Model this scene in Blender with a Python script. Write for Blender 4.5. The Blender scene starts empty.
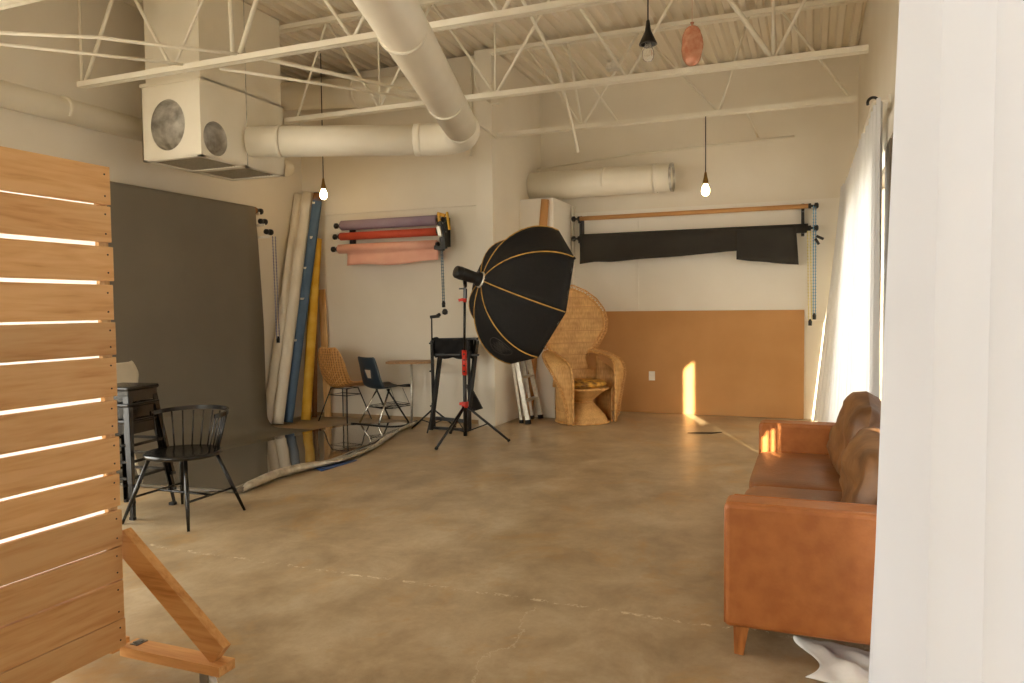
import bpy, math, random
from mathutils import Vector as V, Matrix, noise
PI=math.pi
random.seed(7)
SC=bpy.context.scene
COL=SC.collection
W={}
# ------------------------------------------------------------------ materials
def lin(c):
    return tuple(((v/255)/12.92 if v/255<=.04045 else ((v/255+.055)/1.055)**2.4) for v in c)
def rgba(c): return (*lin(c),1)
def newmat(name):
    m=bpy.data.materials.new(name); m.use_nodes=True
    nt=m.node_tree; b=nt.nodes['Principled BSDF']
    return m,nt,b
def N(nt,t,**kw):
    n=nt.nodes.new(t)
    for k,v in kw.items():
        if k.startswith('i_'):
            key=k[2:].replace('_',' ')
            n.inputs[key].default_value=v
        else: setattr(n,k,v)
    return n
def ramp(nt,fac,stops):
    r=nt.nodes.new('ShaderNodeValToRGB'); e=r.color_ramp.elements
    while len(e)<len(stops): e.new(.5)
    for i,(p,c) in enumerate(stops): e[i].position=p; e[i].color=rgba(c)
    nt.links.new(fac,r.inputs[0]); return r.outputs[0]
def coords(nt,scale=(1,1,1),space='Object'):
    tc=N(nt,'ShaderNodeTexCoord'); mp=N(nt,'ShaderNodeMapping'); mp.inputs['Scale'].default_value=scale
    nt.links.new(tc.outputs[space],mp.inputs[0]); return mp.outputs[0]
def mat(name,c,rough=.6,metal=0,c2=None,scale=4,stretch=(1,1,1),bump=0,bscale=60,spec=.5,rvar=0,clear=0):
    m,nt,b=newmat(name); L=nt.links.new
    co=coords(nt,stretch)
    n=N(nt,'ShaderNodeTexNoise'); n.inputs['Scale'].default_value=scale; n.inputs['Detail'].default_value=5
    L(co,n.inputs['Vector'])
    c2=c2 or tuple(int(v*.94) for v in c)
    L(ramp(nt,n.outputs[0],[(.35,c2),(.65,c)]),b.inputs['Base Color'])
    b.inputs['Roughness'].default_value=rough; b.inputs['Metallic'].default_value=metal
    b.inputs['Specular IOR Level'].default_value=spec
    b.inputs['Coat Weight'].default_value=clear
    if bump:
        n2=N(nt,'ShaderNodeTexNoise'); n2.inputs['Scale'].default_value=bscale; n2.inputs['Detail'].default_value=3; L(co,n2.inputs['Vector'])
        bp=N(nt,'ShaderNodeBump'); bp.inputs['Strength'].default_value=bump; bp.inputs['Distance'].default_value=.01
        L(n2.outputs[0],bp.inputs['Height']); L(bp.outputs[0],b.inputs['Normal'])
    return m
def wood(name,c1,c2,c3,axis='Y',knots=True,rough=.55):
    m,nt,b=newmat(name); L=nt.links.new
    st={'X':(.6,7,7),'Y':(7,.6,7),'Z':(7,7,.6)}[axis]
    co=coords(nt,st)
    oi=N(nt,'ShaderNodeObjectInfo'); add=N(nt,'ShaderNodeVectorMath',operation='ADD'); mul=N(nt,'ShaderNodeMath',operation='MULTIPLY'); mul.inputs[1].default_value=37
    L(oi.outputs['Random'],mul.inputs[0]); L(co,add.inputs[0]); L(mul.outputs[0],add.inputs[1])
    n=N(nt,'ShaderNodeTexNoise'); n.inputs['Scale'].default_value=1.6; n.inputs['Detail'].default_value=7; n.inputs['Distortion'].default_value=1.2; L(add.outputs[0],n.inputs['Vector'])
    w=N(nt,'ShaderNodeTexNoise'); w.inputs['Scale'].default_value=9; w.inputs['Detail'].default_value=3; w.inputs['Distortion'].default_value=.4; L(add.outputs[0],w.inputs['Vector'])
    mx=N(nt,'ShaderNodeMath',operation='MULTIPLY_ADD'); mx.inputs[1].default_value=.45; L(w.outputs[0],mx.inputs[0])
    m2=N(nt,'ShaderNodeMath',operation='MULTIPLY'); m2.inputs[1].default_value=.6; L(n.outputs[0],m2.inputs[0]); L(m2.outputs[0],mx.inputs[2])
    col=ramp(nt,mx.outputs[0],[(.36,c3),(.47,c2),(.6,c1)])
    hs=N(nt,'ShaderNodeHueSaturation'); mr=N(nt,'ShaderNodeMapRange'); mr.inputs['To Min'].default_value=.82; mr.inputs['To Max'].default_value=1.12
    L(oi.outputs['Random'],mr.inputs[0]); L(mr.outputs[0],hs.inputs['Value']); L(col,hs.inputs['Color'])
    L(hs.outputs[0],b.inputs['Base Color']); b.inputs['Roughness'].default_value=rough
    bp=N(nt,'ShaderNodeBump'); bp.inputs['Strength'].default_value=.15; bp.inputs['Distance'].default_value=.003; L(w.outputs[0],bp.inputs['Height']); L(bp.outputs[0],b.inputs['Normal'])
    return m
def sheer(name,c,trans=.5,clear=.05):
    m,nt,b=newmat(name); L=nt.links.new; nt.nodes.remove(b); out=nt.nodes['Material Output']
    co=coords(nt,(1,1,1)); n=N(nt,'ShaderNodeTexNoise'); n.inputs['Scale'].default_value=3; L(co,n.inputs['Vector'])
    col=ramp(nt,n.outputs[0],[(.3,tuple(int(v*.99) for v in c)),(.7,c)])
    d=N(nt,'ShaderNodeBsdfDiffuse'); t=N(nt,'ShaderNodeBsdfTranslucent'); tr=N(nt,'ShaderNodeBsdfTransparent')
    L(col,d.inputs[0]); L(col,t.inputs[0])
    a=N(nt,'ShaderNodeMixShader'); a.inputs[0].default_value=trans; L(d.outputs[0],a.inputs[1]); L(t.outputs[0],a.inputs[2])
    e=N(nt,'ShaderNodeMixShader'); e.inputs[0].default_value=clear; L(a.outputs[0],e.inputs[1]); L(tr.outputs[0],e.inputs[2]); L(e.outputs[0],out.inputs[0])
    return m
def emit(name,c,s):
    m,nt,b=newmat(name); b.inputs['Base Color'].default_value=rgba(c); b.inputs['Emission Color'].default_value=rgba(c); b.inputs['Emission Strength'].default_value=s; return m
def weave(name,c1,c2,sx=90,sz=60,rough=.6):
    m,nt,b=newmat(name); L=nt.links.new
    co=coords(nt)
    w1=N(nt,'ShaderNodeTexWave',wave_type='BANDS',bands_direction='X'); w1.inputs['Scale'].default_value=sx/6; w1.inputs['Distortion'].default_value=1.5; w1.inputs['Detail'].default_value=2
    w2=N(nt,'ShaderNodeTexWave',wave_type='BANDS',bands_direction='Z'); w2.inputs['Scale'].default_value=sz/6; w2.inputs['Distortion'].default_value=1.0
    n=N(nt,'ShaderNodeTexNoise'); n.inputs['Scale'].default_value=7; n.inputs['Detail'].default_value=4
    for k in (w1,w2,n): L(co,k.inputs['Vector'])
    strand=None
    if sz<40:
        strand=N(nt,'ShaderNodeTexNoise'); strand.inputs['Scale'].default_value=1.0; strand.inputs['Detail'].default_value=2; L(coords(nt,(95,95,9)),strand.inputs['Vector'])
    a=N(nt,'ShaderNodeMath',operation='MULTIPLY_ADD'); a.inputs[1].default_value=.5; L(strand.outputs[0] if strand else w1.outputs['Fac'],a.inputs[0])
    a2=N(nt,'ShaderNodeMath',operation='MULTIPLY_ADD'); a2.inputs[1].default_value=.06 if sz<40 else .25; L(w2.outputs['Fac'],a2.inputs[0]); 
    a3=N(nt,'ShaderNodeMath',operation='MULTIPLY'); a3.inputs[1].default_value=.5; L(n.outputs[0],a3.inputs[0]); L(a3.outputs[0],a2.inputs[2]); L(a2.outputs[0],a.inputs[2])
    L(ramp(nt,a.outputs[0],[(.3,c2),(.75,c1)]),b.inputs['Base Color']); b.inputs['Roughness'].default_value=rough
    bp=N(nt,'ShaderNodeBump'); bp.inputs['Strength'].default_value=.6; bp.inputs['Distance'].default_value=.006; L(a.outputs[0],bp.inputs['Height']); L(bp.outputs[0],b.inputs['Normal'])
    return m
def floor_mat():
    m,nt,b=newmat('stained_concrete'); L=nt.links.new
    co=coords(nt)
    def ns(s,d,dist=0,rough=.55,sc=(1,1,1)):
        c=coords(nt,sc); n=N(nt,'ShaderNodeTexNoise'); n.inputs['Scale'].default_value=s; n.inputs['Detail'].default_value=d; n.inputs['Distortion'].default_value=dist; n.inputs['Roughness'].default_value=rough; L(c,n.inputs['Vector']); return n.outputs[0]
    big=ns(.8,6,.2,.62,(1,1,1)); mid=ns(2.6,9,.25,.72,(1.1,.9,1)); fine=ns(38,4,.2,.7); amber=ns(1.5,10,.5,.74,(1.2,1,1)); amber.node.noise_dimensions='3D'
    base=ramp(nt,big,[(.34,(142,122,94)),(.5,(172,151,118)),(.66,(196,176,142))])
    st=ramp(nt,mid,[(.36,(126,102,72)),(.52,(172,150,118)),(.66,(200,184,156))])
    m1=N(nt,'ShaderNodeMixRGB'); m1.inputs[0].default_value=.5; L(base,m1.inputs[1]); L(st,m1.inputs[2])
    fa=N(nt,'ShaderNodeMapRange'); fa.inputs['From Min'].default_value=.53; fa.inputs['From Max'].default_value=.70; fa.inputs['To Max'].default_value=.75; L(amber,fa.inputs[0])
    m2=N(nt,'ShaderNodeMixRGB'); m2.inputs[2].default_value=rgba((178,136,72)); L(fa.outputs[0],m2.inputs[0]); L(m1.outputs[0],m2.inputs[1])
    # dark fine flecks
    fd=N(nt,'ShaderNodeMapRange'); fd.inputs['From Min'].default_value=.62; fd.inputs['From Max'].default_value=.78; fd.inputs['To Max'].default_value=.35; L(fine,fd.inputs[0])
    m3=N(nt,'ShaderNodeMixRGB'); m3.inputs[2].default_value=rgba((112,88,58)); L(fd.outputs[0],m3.inputs[0]); L(m2.outputs[0],m3.inputs[1])
    # worn control joint across the room, pale chips along it
    tc=N(nt,'ShaderNodeTexCoord'); sp=N(nt,'ShaderNodeSeparateXYZ'); L(tc.outputs['Object'],sp.inputs[0])
    wob=N(nt,'ShaderNodeMath',operation='MULTIPLY_ADD'); wob.inputs[1].default_value=.10; L(mid,wob.inputs[0]); L(sp.outputs['Y'],wob.inputs[2])
    d=N(nt,'ShaderNodeMath',operation='SUBTRACT'); d.inputs[1].default_value=3.37; L(wob.outputs[0],d.inputs[0])
    ab=N(nt,'ShaderNodeMath',operation='ABSOLUTE'); L(d.outputs[0],ab.inputs[0])
    ln=N(nt,'ShaderNodeMapRange'); ln.inputs['From Min'].default_value=0; ln.inputs['From Max'].default_value=.022; ln.inputs['To Min'].default_value=1; ln.inputs['To Max'].default_value=0; L(ab.outputs[0],ln.inputs[0])
    ch=ns(16,4,.5,.8); cm=N(nt,'ShaderNodeMapRange'); cm.inputs['From Min'].default_value=.52; cm.inputs['From Max'].default_value=.6; L(ch,cm.inputs[0])
    mm=N(nt,'ShaderNodeMath',operation='MULTIPLY'); L(ln.outputs[0],mm.inputs[0]); L(cm.outputs[0],mm.inputs[1])
    m4=N(nt,'ShaderNodeMixRGB'); m4.inputs[2].default_value=rgba((226,214,186)); L(mm.outputs[0],m4.inputs[0]); L(m3.outputs[0],m4.inputs[1])
    wx=N(nt,'ShaderNodeMath',operation='MULTIPLY_ADD'); wx.inputs[1].default_value=.5; L(mid,wx.inputs[0]); L(sp.outputs['X'],wx.inputs[2])
    dx=N(nt,'ShaderNodeMath',operation='SUBTRACT'); dx.inputs[1].default_value=-.93; L(wx.outputs[0],dx.inputs[0])
    ax_=N(nt,'ShaderNodeMath',operation='ABSOLUTE'); L(dx.outputs[0],ax_.inputs[0])
    lx_=N(nt,'ShaderNodeMapRange'); lx_.inputs['From Max'].default_value=.006; lx_.inputs['To Min'].default_value=.6; lx_.inputs['To Max'].default_value=0; L(ax_.outputs[0],lx_.inputs[0])
    yl=N(nt,'ShaderNodeMath',operation='LESS_THAN'); yl.inputs[1].default_value=3.25; L(sp.outputs['Y'],yl.inputs[0])
    ml=N(nt,'ShaderNodeMath',operation='MULTIPLY'); L(lx_.outputs[0],ml.inputs[0]); L(yl.outputs[0],ml.inputs[1])
    m5=N(nt,'ShaderNodeMixRGB'); m5.inputs[2].default_value=rgba((214,202,176)); L(ml.outputs[0],m5.inputs[0]); L(m4.outputs[0],m5.inputs[1])
    L(m5.outputs[0],b.inputs['Base Color'])
    rr=N(nt,'ShaderNodeMapRange'); rr.inputs['To Min'].default_value=.24; rr.inputs['To Max'].default_value=.48; L(mid,rr.inputs[0]); L(rr.outputs[0],b.inputs['Roughness'])
    b.inputs['Specular IOR Level'].default_value=.45
    bp=N(nt,'ShaderNodeBump'); bp.inputs['Strength'].default_value=.08; bp.inputs['Distance'].default_value=.004; L(fine,bp.inputs['Height']); L(bp.outputs[0],b.inputs['Normal'])
    return m
M=dict(
 floor=floor_mat(),
 wall=mat('cream_painted_wall',(232,225,210),.8,c2=(227,219,203),scale=1.5,bump=.05,bscale=90),
 wallw=mat('white_wall_cladding',(240,235,224),.75,c2=(234,228,216),scale=1.2,bump=.04,bscale=80),
 deck=mat('painted_steel_deck',(232,224,207),.6,c2=(223,213,194),scale=2,stretch=(1,.2,1)),
 steel=mat('cream_painted_steel',(236,231,216),.5,c2=(229,222,205),scale=3),
 duct=mat('painted_duct',(240,234,218),.5,c2=(233,226,208),scale=2,bump=.05,bscale=20),
 ductdark=mat('bare_duct_lining',(214,210,200),.6,metal=.0,c2=(150,144,132),scale=9),
 grille=mat('grille_grey',(176,166,142),.7,c2=(160,150,128),scale=60),
 bronze=mat('bronze_window_frame',(112,98,80),.45,c2=(98,86,70),scale=5),
 black=mat('black_metal',(26,24,22),.35,c2=(20,18,17),scale=8),
 blackgl=mat('black_lacquered_metal',(24,22,20),.22,c2=(16,15,14),scale=8),
 blackpl=mat('black_plastic',(30,28,26),.45,c2=(24,22,21),scale=9),
 blackfab=mat('black_fabric',(22,20,19),.85,c2=(15,14,13),scale=30,bump=.2,bscale=300),
 gold=mat('gold_piping',(206,160,74),.5,c2=(180,136,58),scale=20),
 red=mat('red_anodised',(214,52,34),.4,c2=(186,40,26),scale=20),
 chrome=mat('chrome_tube',(225,222,214),.18,metal=1,c2=(205,200,190),scale=10),
 alu=mat('brushed_aluminium',(226,222,210),.35,metal=.6,c2=(206,202,190),scale=30),
 grey_paper=mat('grey_paper',(128,121,107),.85,c2=(121,114,101),scale=1.2,bump=.03,bscale=4,spec=.25),
 gloss=mat('glossy_vinyl',(112,104,90),.05,c2=(104,96,82),scale=1,spec=1.0,clear=1),
 silver=mat('silver_vinyl_back',(214,206,188),.3,metal=.4,c2=(176,166,146),scale=14),
 bluefoil=mat('blue_film',(40,74,132),.4,c2=(30,58,110),scale=10),
 white_p=mat('white_paper_roll',(232,224,208),.7,c2=(222,212,194),scale=5,stretch=(3,3,.4),bump=.1,bscale=14),
 blue_p=mat('blue_paper_roll',(84,110,138),.75,c2=(76,101,129),scale=6),
 yellow_p=mat('yellow_paper_roll',(228,184,72),.75,c2=(214,162,38),scale=6),
 kraft=mat('kraft_cardboard',(196,146,92),.8,c2=(188,138,84),scale=2.2,bump=.05,bscale=60),
 brownp=mat('brown_tube',(150,104,60),.8,c2=(136,92,52),scale=8),
 purple_p=mat('mauve_paper',(160,142,158),.8,c2=(151,132,150),scale=5),
 red_p=mat('red_paper',(204,84,56),.7,c2=(194,74,48),scale=5),
 peach_p=mat('peach_paper',(240,186,162),.8,c2=(234,172,150),scale=4,bump=.03,bscale=6),
 char_p=mat('charcoal_fabric',(50,46,40),.85,c2=(43,39,34),scale=4,bump=.12,bscale=14),
 leather=mat('tan_leather',(178,110,54),.45,c2=(164,97,45),scale=16,bump=.18,bscale=90,spec=.5),
 leather2=mat('brown_leather_cushion',(146,92,48),.38,c2=(124,75,37),scale=6,bump=.2,bscale=60,spec=.55),
 suede=mat('crumpled_brown_leather',(132,92,52),.5,c2=(98,64,34),scale=8,bump=.35,bscale=22),
 pine=wood('pine_planks',(226,180,122),(218,167,106),(201,146,86),'Y'),
 pinez=wood('pine_board_upright',(226,190,136),(208,166,108),(184,138,84),'Z'),
 pinex=wood('pine_lumber',(222,168,104),(210,152,88),(186,126,66),'X'),
 legwood=wood('walnut_leg',(176,112,54),(150,90,40),(118,66,28),'Z'),
 desktop=wood('desk_laminate',(176,136,92),(154,114,72),(128,90,54),'X'),
 rattan=weave('woven_rattan',(204,150,84),(140,92,42),60,60),
 wicker=weave('peacock_wicker',(232,186,120),(172,124,66),150,30),
 cane=mat('cane_pole',(222,172,104),.45,c2=(188,136,74),scale=30),
 cushion=mat('floral_cushion',(226,168,62),.8,c2=(98,62,26),scale=14),
 cream=mat('cream_plastic',(222,212,190),.5),
 navy=mat('navy_plastic',(44,56,66),.4,c2=(38,49,58),scale=6),
 outlet=mat('outlet_plate',(240,236,226),.4),
 rubber=mat('black_rubber',(30,28,26),.7),
 wheel=mat('white_caster_wheel',(238,234,224),.35),
 zinc=mat('zinc_plate',(170,166,156),.35,metal=.8,c2=(140,136,126),scale=20),
 curtain=sheer('white_sheer_curtain',(224,228,238),.07,.0),
 curtain2=sheer('white_sheer_far',(226,227,229),.20,.0),
 sheet=sheer('white_backing_cloth',(252,251,248),.75,0),
 cloth=mat('white_hem_cloth',(238,236,230),.9,bump=.2,bscale=20),
 chainb=mat('blue_grey_chain',(96,124,138),.5),
 chainl=mat('lavender_chain',(140,140,164),.5),
 chainy=mat('pale_yellow_chain',(222,206,140),.5),
 chainbl=mat('sky_blue_chain',(118,170,204),.5),
 clampy=mat('yellow_clamp',(224,172,50),.5),
 foil=mat('pink_foil',(240,186,160),.2,metal=.3,c2=(218,146,118),scale=18),
 bulb=emit('lit_bulb',(255,214,150),28),
 brass=mat('brass_socket',(150,118,66),.35,metal=.8),
 tape=mat('white_tape',(236,230,218),.7),
 filler=mat('filler_patch',(178,152,116),.8),
 stain=mat('dark_scrap',(70,58,42),.7),
 logo=mat('grey_print',(74,70,66),.8),
 asphalt=mat('outside_paving',(190,184,172),.9,scale=1),
)
def glass():
    m,nt,b=newmat('window_glass'); nt.nodes.remove(b); L=nt.links.new
    g=N(nt,'ShaderNodeBsdfGlossy'); g.inputs['Roughness'].default_value=.02
    t=N(nt,'ShaderNodeBsdfTransparent'); t.inputs[0].default_value=(.96,.97,.96,1)
    mx=N(nt,'ShaderNodeMixShader'); mx.inputs[0].default_value=.05; L(t.outputs[0],mx.inputs[1]); L(g.outputs[0],mx.inputs[2]); L(mx.outputs[0],nt.nodes['Material Output'].inputs[0]); return m
M['glass']=glass()
def clearbulb():
    m,nt,b=newmat('clear_bulb_glass'); b.inputs['Base Color'].default_value=(.95,.92,.85,1); b.inputs['Roughness'].default_value=.05; b.inputs['Transmission Weight'].default_value=.8; b.inputs['IOR'].default_value=1.1; return m
M['clear']=clearbulb()
# ------------------------------------------------------------------ mesh builder
class MB:
    def __init__(s): s.v=[]; s.f=[]; s.sm=[]
    def add(s,vs,fs,smooth=False):
        b=len(s.v); s.v+= [V(p) for p in vs]; s.f+=[tuple(b+i for i in f) for f in fs]; s.sm+=[smooth]*len(fs); return s
    def box(s,x0,x1,y0,y1,z0,z1):
        vs=[(x,y,z) for x in (x0,x1) for y in (y0,y1) for z in (z0,z1)]
        return s.add(vs,[(0,1,3,2),(4,6,7,5),(0,4,5,1),(2,3,7,6),(0,2,6,4),(1,5,7,3)])
    def bar(s,p0,p1,w,h,up=(0,0,1),w1=None,h1=None):
        p0=V(p0);p1=V(p1);d=(p1-p0).normalized();u=V(up)
        a=d.cross(u)
        if a.length<1e-4: a=d.cross(V((1,0,0)))
        a.normalize();b=a.cross(d);w1=w1 or w;h1=h1 or h
        vs=[]
        for p,ww,hh in ((p0,w,h),(p1,w1,h1)):
            for i,j in ((-1,-1),(1,-1),(1,1),(-1,1)): vs.append(p+a*i*ww/2+b*j*hh/2)
        return s.add(vs,[(3,2,1,0),(4,5,6,7),(0,1,5,4),(1,2,6,5),(2,3,7,6),(3,0,4,7)])
    def tube(s,pts,r,n=8,caps=True,closed=False):
        pts=[V(p) for p in pts];m=len(pts)
        rs=r if isinstance(r,(list,tuple)) else [r]*m
        prev=None;vs=[]
        for i,p in enumerate(pts):
            if closed: t=(pts[(i+1)%m]-pts[i-1])
            else: t=pts[min(i+1,m-1)]-pts[max(i-1,0)]
            t.normalize()
            if prev is None:
                a=t.cross(V((0,0,1)))
                if a.length<.1: a=t.cross(V((1,0,0)))
            else:
                a=prev-t*prev.dot(t)
                if a.length<1e-5: a=t.cross(V((0,1,0)))
            a.normalize();prev=a;b=t.cross(a)
            for k in range(n):
                an=2*PI*k/n; vs.append(p+(a*math.cos(an)+b*math.sin(an))*rs[i])
        fs=[]
        for i in range(m if closed else m-1):
            j=(i+1)%m
            for k in range(n): fs.append((i*n+k,i*n+(k+1)%n,j*n+(k+1)%n,j*n+k))
        s.add(vs,fs,n>4)
        if caps and not closed:
            b=len(s.v)-len(vs)
            s.f.append(tuple(b+k for k in reversed(range(n)))); s.sm.append(False)
            s.f.append(tuple(b+(m-1)*n+k for k in range(n))); s.sm.append(False)
        return s
    def cyl(s,p0,p1,r,n=16,r1=None):
        return s.tube([p0,p1],[r,r1 if r1 is not None else r],n)
    def lathe(s,o,prof,n=20,axis=(0,0,1),sx=1,sy=1,caps=False):
        ax=V(axis).normalized();a=ax.cross(V((0,0,1)))
        if a.length<.01:a=V((1,0,0))
        a.normalize();b=ax.cross(a);o=V(o);vs=[]
        for r,z in prof:
            for k in range(n):
                t=2*PI*k/n; vs.append(o+ax*z+a*math.cos(t)*r*sx+b*math.sin(t)*r*sy)
        fs=[(i*n+k,i*n+(k+1)%n,(i+1)*n+(k+1)%n,(i+1)*n+k) for i in range(len(prof)-1) for k in range(n)]
        return s.add(vs,fs,True)
    def surf(s,g,cu=False,cv=False,smooth=True):
        nu=len(g);nv=len(g[0]);vs=[p for r in g for p in r];fs=[]
        for i in range(nu if cu else nu-1):
            for j in range(nv if cv else nv-1):
                i2=(i+1)%nu;j2=(j+1)%nv; fs.append((i*nv+j,i2*nv+j,i2*nv+j2,i*nv+j2))
        return s.add(vs,fs,smooth)
    def poly(s,pts,z0,z1):
        n=len(pts);vs=[(x,y,z0) for x,y in pts]+[(x,y,z1) for x,y in pts]
        return s.add(vs,[tuple(reversed(range(n))),tuple(range(n,2*n))]+[(i,(i+1)%n,n+(i+1)%n,n+i) for i in range(n)])
    def build(s,name,m,parent=None,local=False,bevel=0,solid=0,sub=0,**tags):
        me=bpy.data.meshes.new(name)
        inv=None
        if parent is not None and not local: inv=W[parent.name].inverted()
        me.from_pydata([ (inv@p if inv else p) for p in s.v],[],s.f); me.update()
        me.polygons.foreach_set('use_smooth',s.sm)
        me.materials.append(M[m] if isinstance(m,str) else m)
        o=bpy.data.objects.new(name,me); COL.objects.link(o)
        if parent is not None: o.parent=parent; W[o.name]=W[parent.name]
        else: W[o.name]=Matrix.Identity(4)
        if solid:
            md=o.modifiers.new('s','SOLIDIFY'); md.thickness=solid; md.offset=0
        if bevel:
            md=o.modifiers.new('b','BEVEL'); md.width=bevel; md.segments=3; md.limit_method='ANGLE'
        if sub:
            md=o.modifiers.new('u','SUBSURF'); md.levels=sub; md.render_levels=sub
        for k,v in tags.items(): o[k]=v
        return o
def thing(name,label,cat,loc=(0,0,0),rz=0,group=None):
    o=bpy.data.objects.new(name,None); COL.objects.link(o); o.empty_display_size=.1
    o.location=loc; o.rotation_euler=(0,0,rz); W[o.name]=Matrix.Translation(loc)@Matrix.Rotation(rz,4,'Z')
    o['label']=label;o['category']=cat
    if group:o['group']=group
    return o
def tag(o,label,cat,group=None,kind=None):
    o['label']=label;o['category']=cat
    if group:o['group']=group
    if kind:o['kind']=kind
    return o
def copy_tree(o,parent=None):
    c=o.copy(); COL.objects.link(c)
    if parent is not None: c.parent=parent
    for ch in o.children: copy_tree(ch,c)
    return c
def struct(name,mb,m,parent=None,**k):
    o=mb.build(name,m,parent,**k)
    if parent is None:o['kind']='structure'
    return o
def arc(c,r,a0,a1,n,plane='XY'):
    out=[]
    for i in range(n+1):
        t=a0+(a1-a0)*i/n;x=math.cos(t)*r;y=math.sin(t)*r
        out.append({'XY':(c[0]+x,c[1]+y,c[2]),'XZ':(c[0]+x,c[1],c[2]+y),'YZ':(c[0],c[1]+x,c[2]+y)}[plane])
    return out
def smoothpath(P,n=6):
    P=[V(p) for p in P];out=[]
    for i in range(len(P)-1):
        p0=P[max(i-1,0)];p1=P[i];p2=P[i+1];p3=P[min(i+2,len(P)-1)]
        for k in range(n):
            t=k/n; out.append(.5*((2*p1)+(p2-p0)*t+(2*p0-5*p1+4*p2-p3)*t*t+(3*p1-p0-3*p2+p3)*t**3))
    out.append(P[-1]);return out
# ------------------------------------------------------------------ room shell
XL,XR,YN,ZC=-6.22,.50,-2.6,4.4
struct('floor',MB().box(XL-.3,XR+.3,YN-.3,10.1,-.15,0),'floor')
# corrugated roof deck, ribs run front to back
g=[];pr=[];x=XL-.2;k=0
while x<XR+.25:
    pr+=[(x,ZC),(x+.055,ZC),(x+.075,ZC+.045),(x+.135,ZC+.045)];x+=.155
mb=MB();mb.surf([[ (px,y,pz) for px,pz in pr] for y in (YN-.2,10.0)],smooth=False)
struct('ceiling',mb,'deck',solid=.004)
struct('wall_left',MB().box(XL-.2,XL,YN,.2,0,4.46).box(XL-.2,XL,3.9,10,0,4.46).box(XL-.2,XL,.2,3.9,0,.25).box(XL-.2,XL,.2,3.9,2.9,4.46),'wall')
struct('wall_back_left',MB().box(XL,-3.66,8.22,8.40,2.62,4.385).box(XL,-3.66,8.40,8.45,2.62,4.46).box(XL,-3.66,8.245,8.45,0,2.62).box(-3.72,-3.66,8.22,8.245,0,2.62),'wall')
struct('wall_partition',MB().box(-3.66,-3.45,8.1,9.8,0,4.385),'wall')
struct('wall_back',MB().box(-3.66,XR+.2,9.8,9.9,0,4.385).box(-3.66,XR+.2,9.9,10.02,0,4.46),'wall')
struct('trim_1',MB().box(-2.99,.30,9.775,9.8,1.2,2.66).box(-2.12,-2.10,9.765,9.775,1.35,2.66),'wallw')
struct('wall_back_recess',MB().box(-3.45,-3.0,8.97,9.8,0,2.765),'wallw')
struct('trim_2',MB().box(-2.99,-2.965,9.70,9.8,0,2.74),'wallw')
ZW=2.48
wins=[(5.88,8.95),(1.9,5.14),(-2.0,1.75)]
wr=MB().box(XR,XR+.2,YN,10,ZW+.16,4.46)
for a,b in ((8.95,10),(1.75,1.9),(YN,-2.0)): wr.box(XR,XR+.2,a,b,0,ZW+.16)
for a,b in wins: wr.box(XR,XR+.2,a,b,0,.06)
struct('wall_right',wr,'wall')
struct('trim_3',MB().box(XR-.03,XR+.15,YN,9.35,ZW,ZW+.16),'wallw',bevel=.004)
struct('trim_4',MB().box(XR-.02,XR+.12,5.14,5.50,0,ZW).box(XR-.03,XR+.12,5.52,5.88,0,ZW),'bronze',bevel=.006)
for i,(a,b) in enumerate(wins):
    f=MB().box(XR+.03,XR+.1,a,a+.06,.06,ZW).box(XR+.03,XR+.1,b-.06,b,.06,ZW).box(XR+.03,XR+.1,a,b,.06,.14).box(XR+.03,XR+.1,a,b,ZW-.06,ZW)
    m=(a+b)/2; f.box(XR+.03,XR+.1,m-.03,m+.03,.14,ZW-.06)
    w=struct('window_%d'%(i+1),f,'bronze')
    MB().box(XR+.06,XR+.066,a+.06,b-.06,.14,ZW-.06).build('pane','glass',w)
w=struct('window_4',MB().box(XL-.12,XL-.05,.2,.27,.25,2.9).box(XL-.12,XL-.05,3.83,3.9,.25,2.9).box(XL-.12,XL-.05,.2,3.9,.25,.32).box(XL-.12,XL-.05,.2,3.9,2.83,2.9).box(XL-.12,XL-.05,2.0,2.07,.3,2.85),'bronze')
MB().box(XL-.09,XL-.084,.27,3.83,.32,2.83).build('pane','glass',w)
struct('wall_near',MB().box(XL,XR,YN-.2,YN,0,.3).box(XL,XR,YN-.2,YN,2.9,4.46).box(XL,-5.6,YN-.2,YN,.3,2.9).box(-3.1,XR,YN-.2,YN,.3,2.9),'wall')
w=struct('window_5',MB().box(-5.6,-3.1,YN-.12,YN-.06,.3,.37).box(-5.6,-3.1,YN-.12,YN-.06,2.83,2.9).box(-5.6,-5.53,YN-.12,YN-.06,.3,2.9).box(-3.17,-3.1,YN-.12,YN-.06,.3,2.9).box(-4.38,-4.32,YN-.12,YN-.06,.3,2.9),'bronze')  # unseen opening added behind the camera for fill, narrowed to dim the front
MB().box(-5.53,-3.17,YN-.09,YN-.084,.37,2.83).build('pane','glass',w)
struct('ground_outside',MB().box(XR+.35,14,-12,22,-.25,-.12).box(-16,XL-.35,-12,22,-.25,-.12).box(XL-.35,XR+.35,-12,YN-.35,-.25,-.12),'asphalt')
struct('sun_blocker_outside',MB().box(6,6.5,-45,-12.0,-.2,15),'wallw')  # unseen slab added outside to keep direct sun off the nearer windows
struct('baseboard_back_left',MB().box(XL+.01,-3.72,8.225,8.245,0,.045),'filler')
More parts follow.
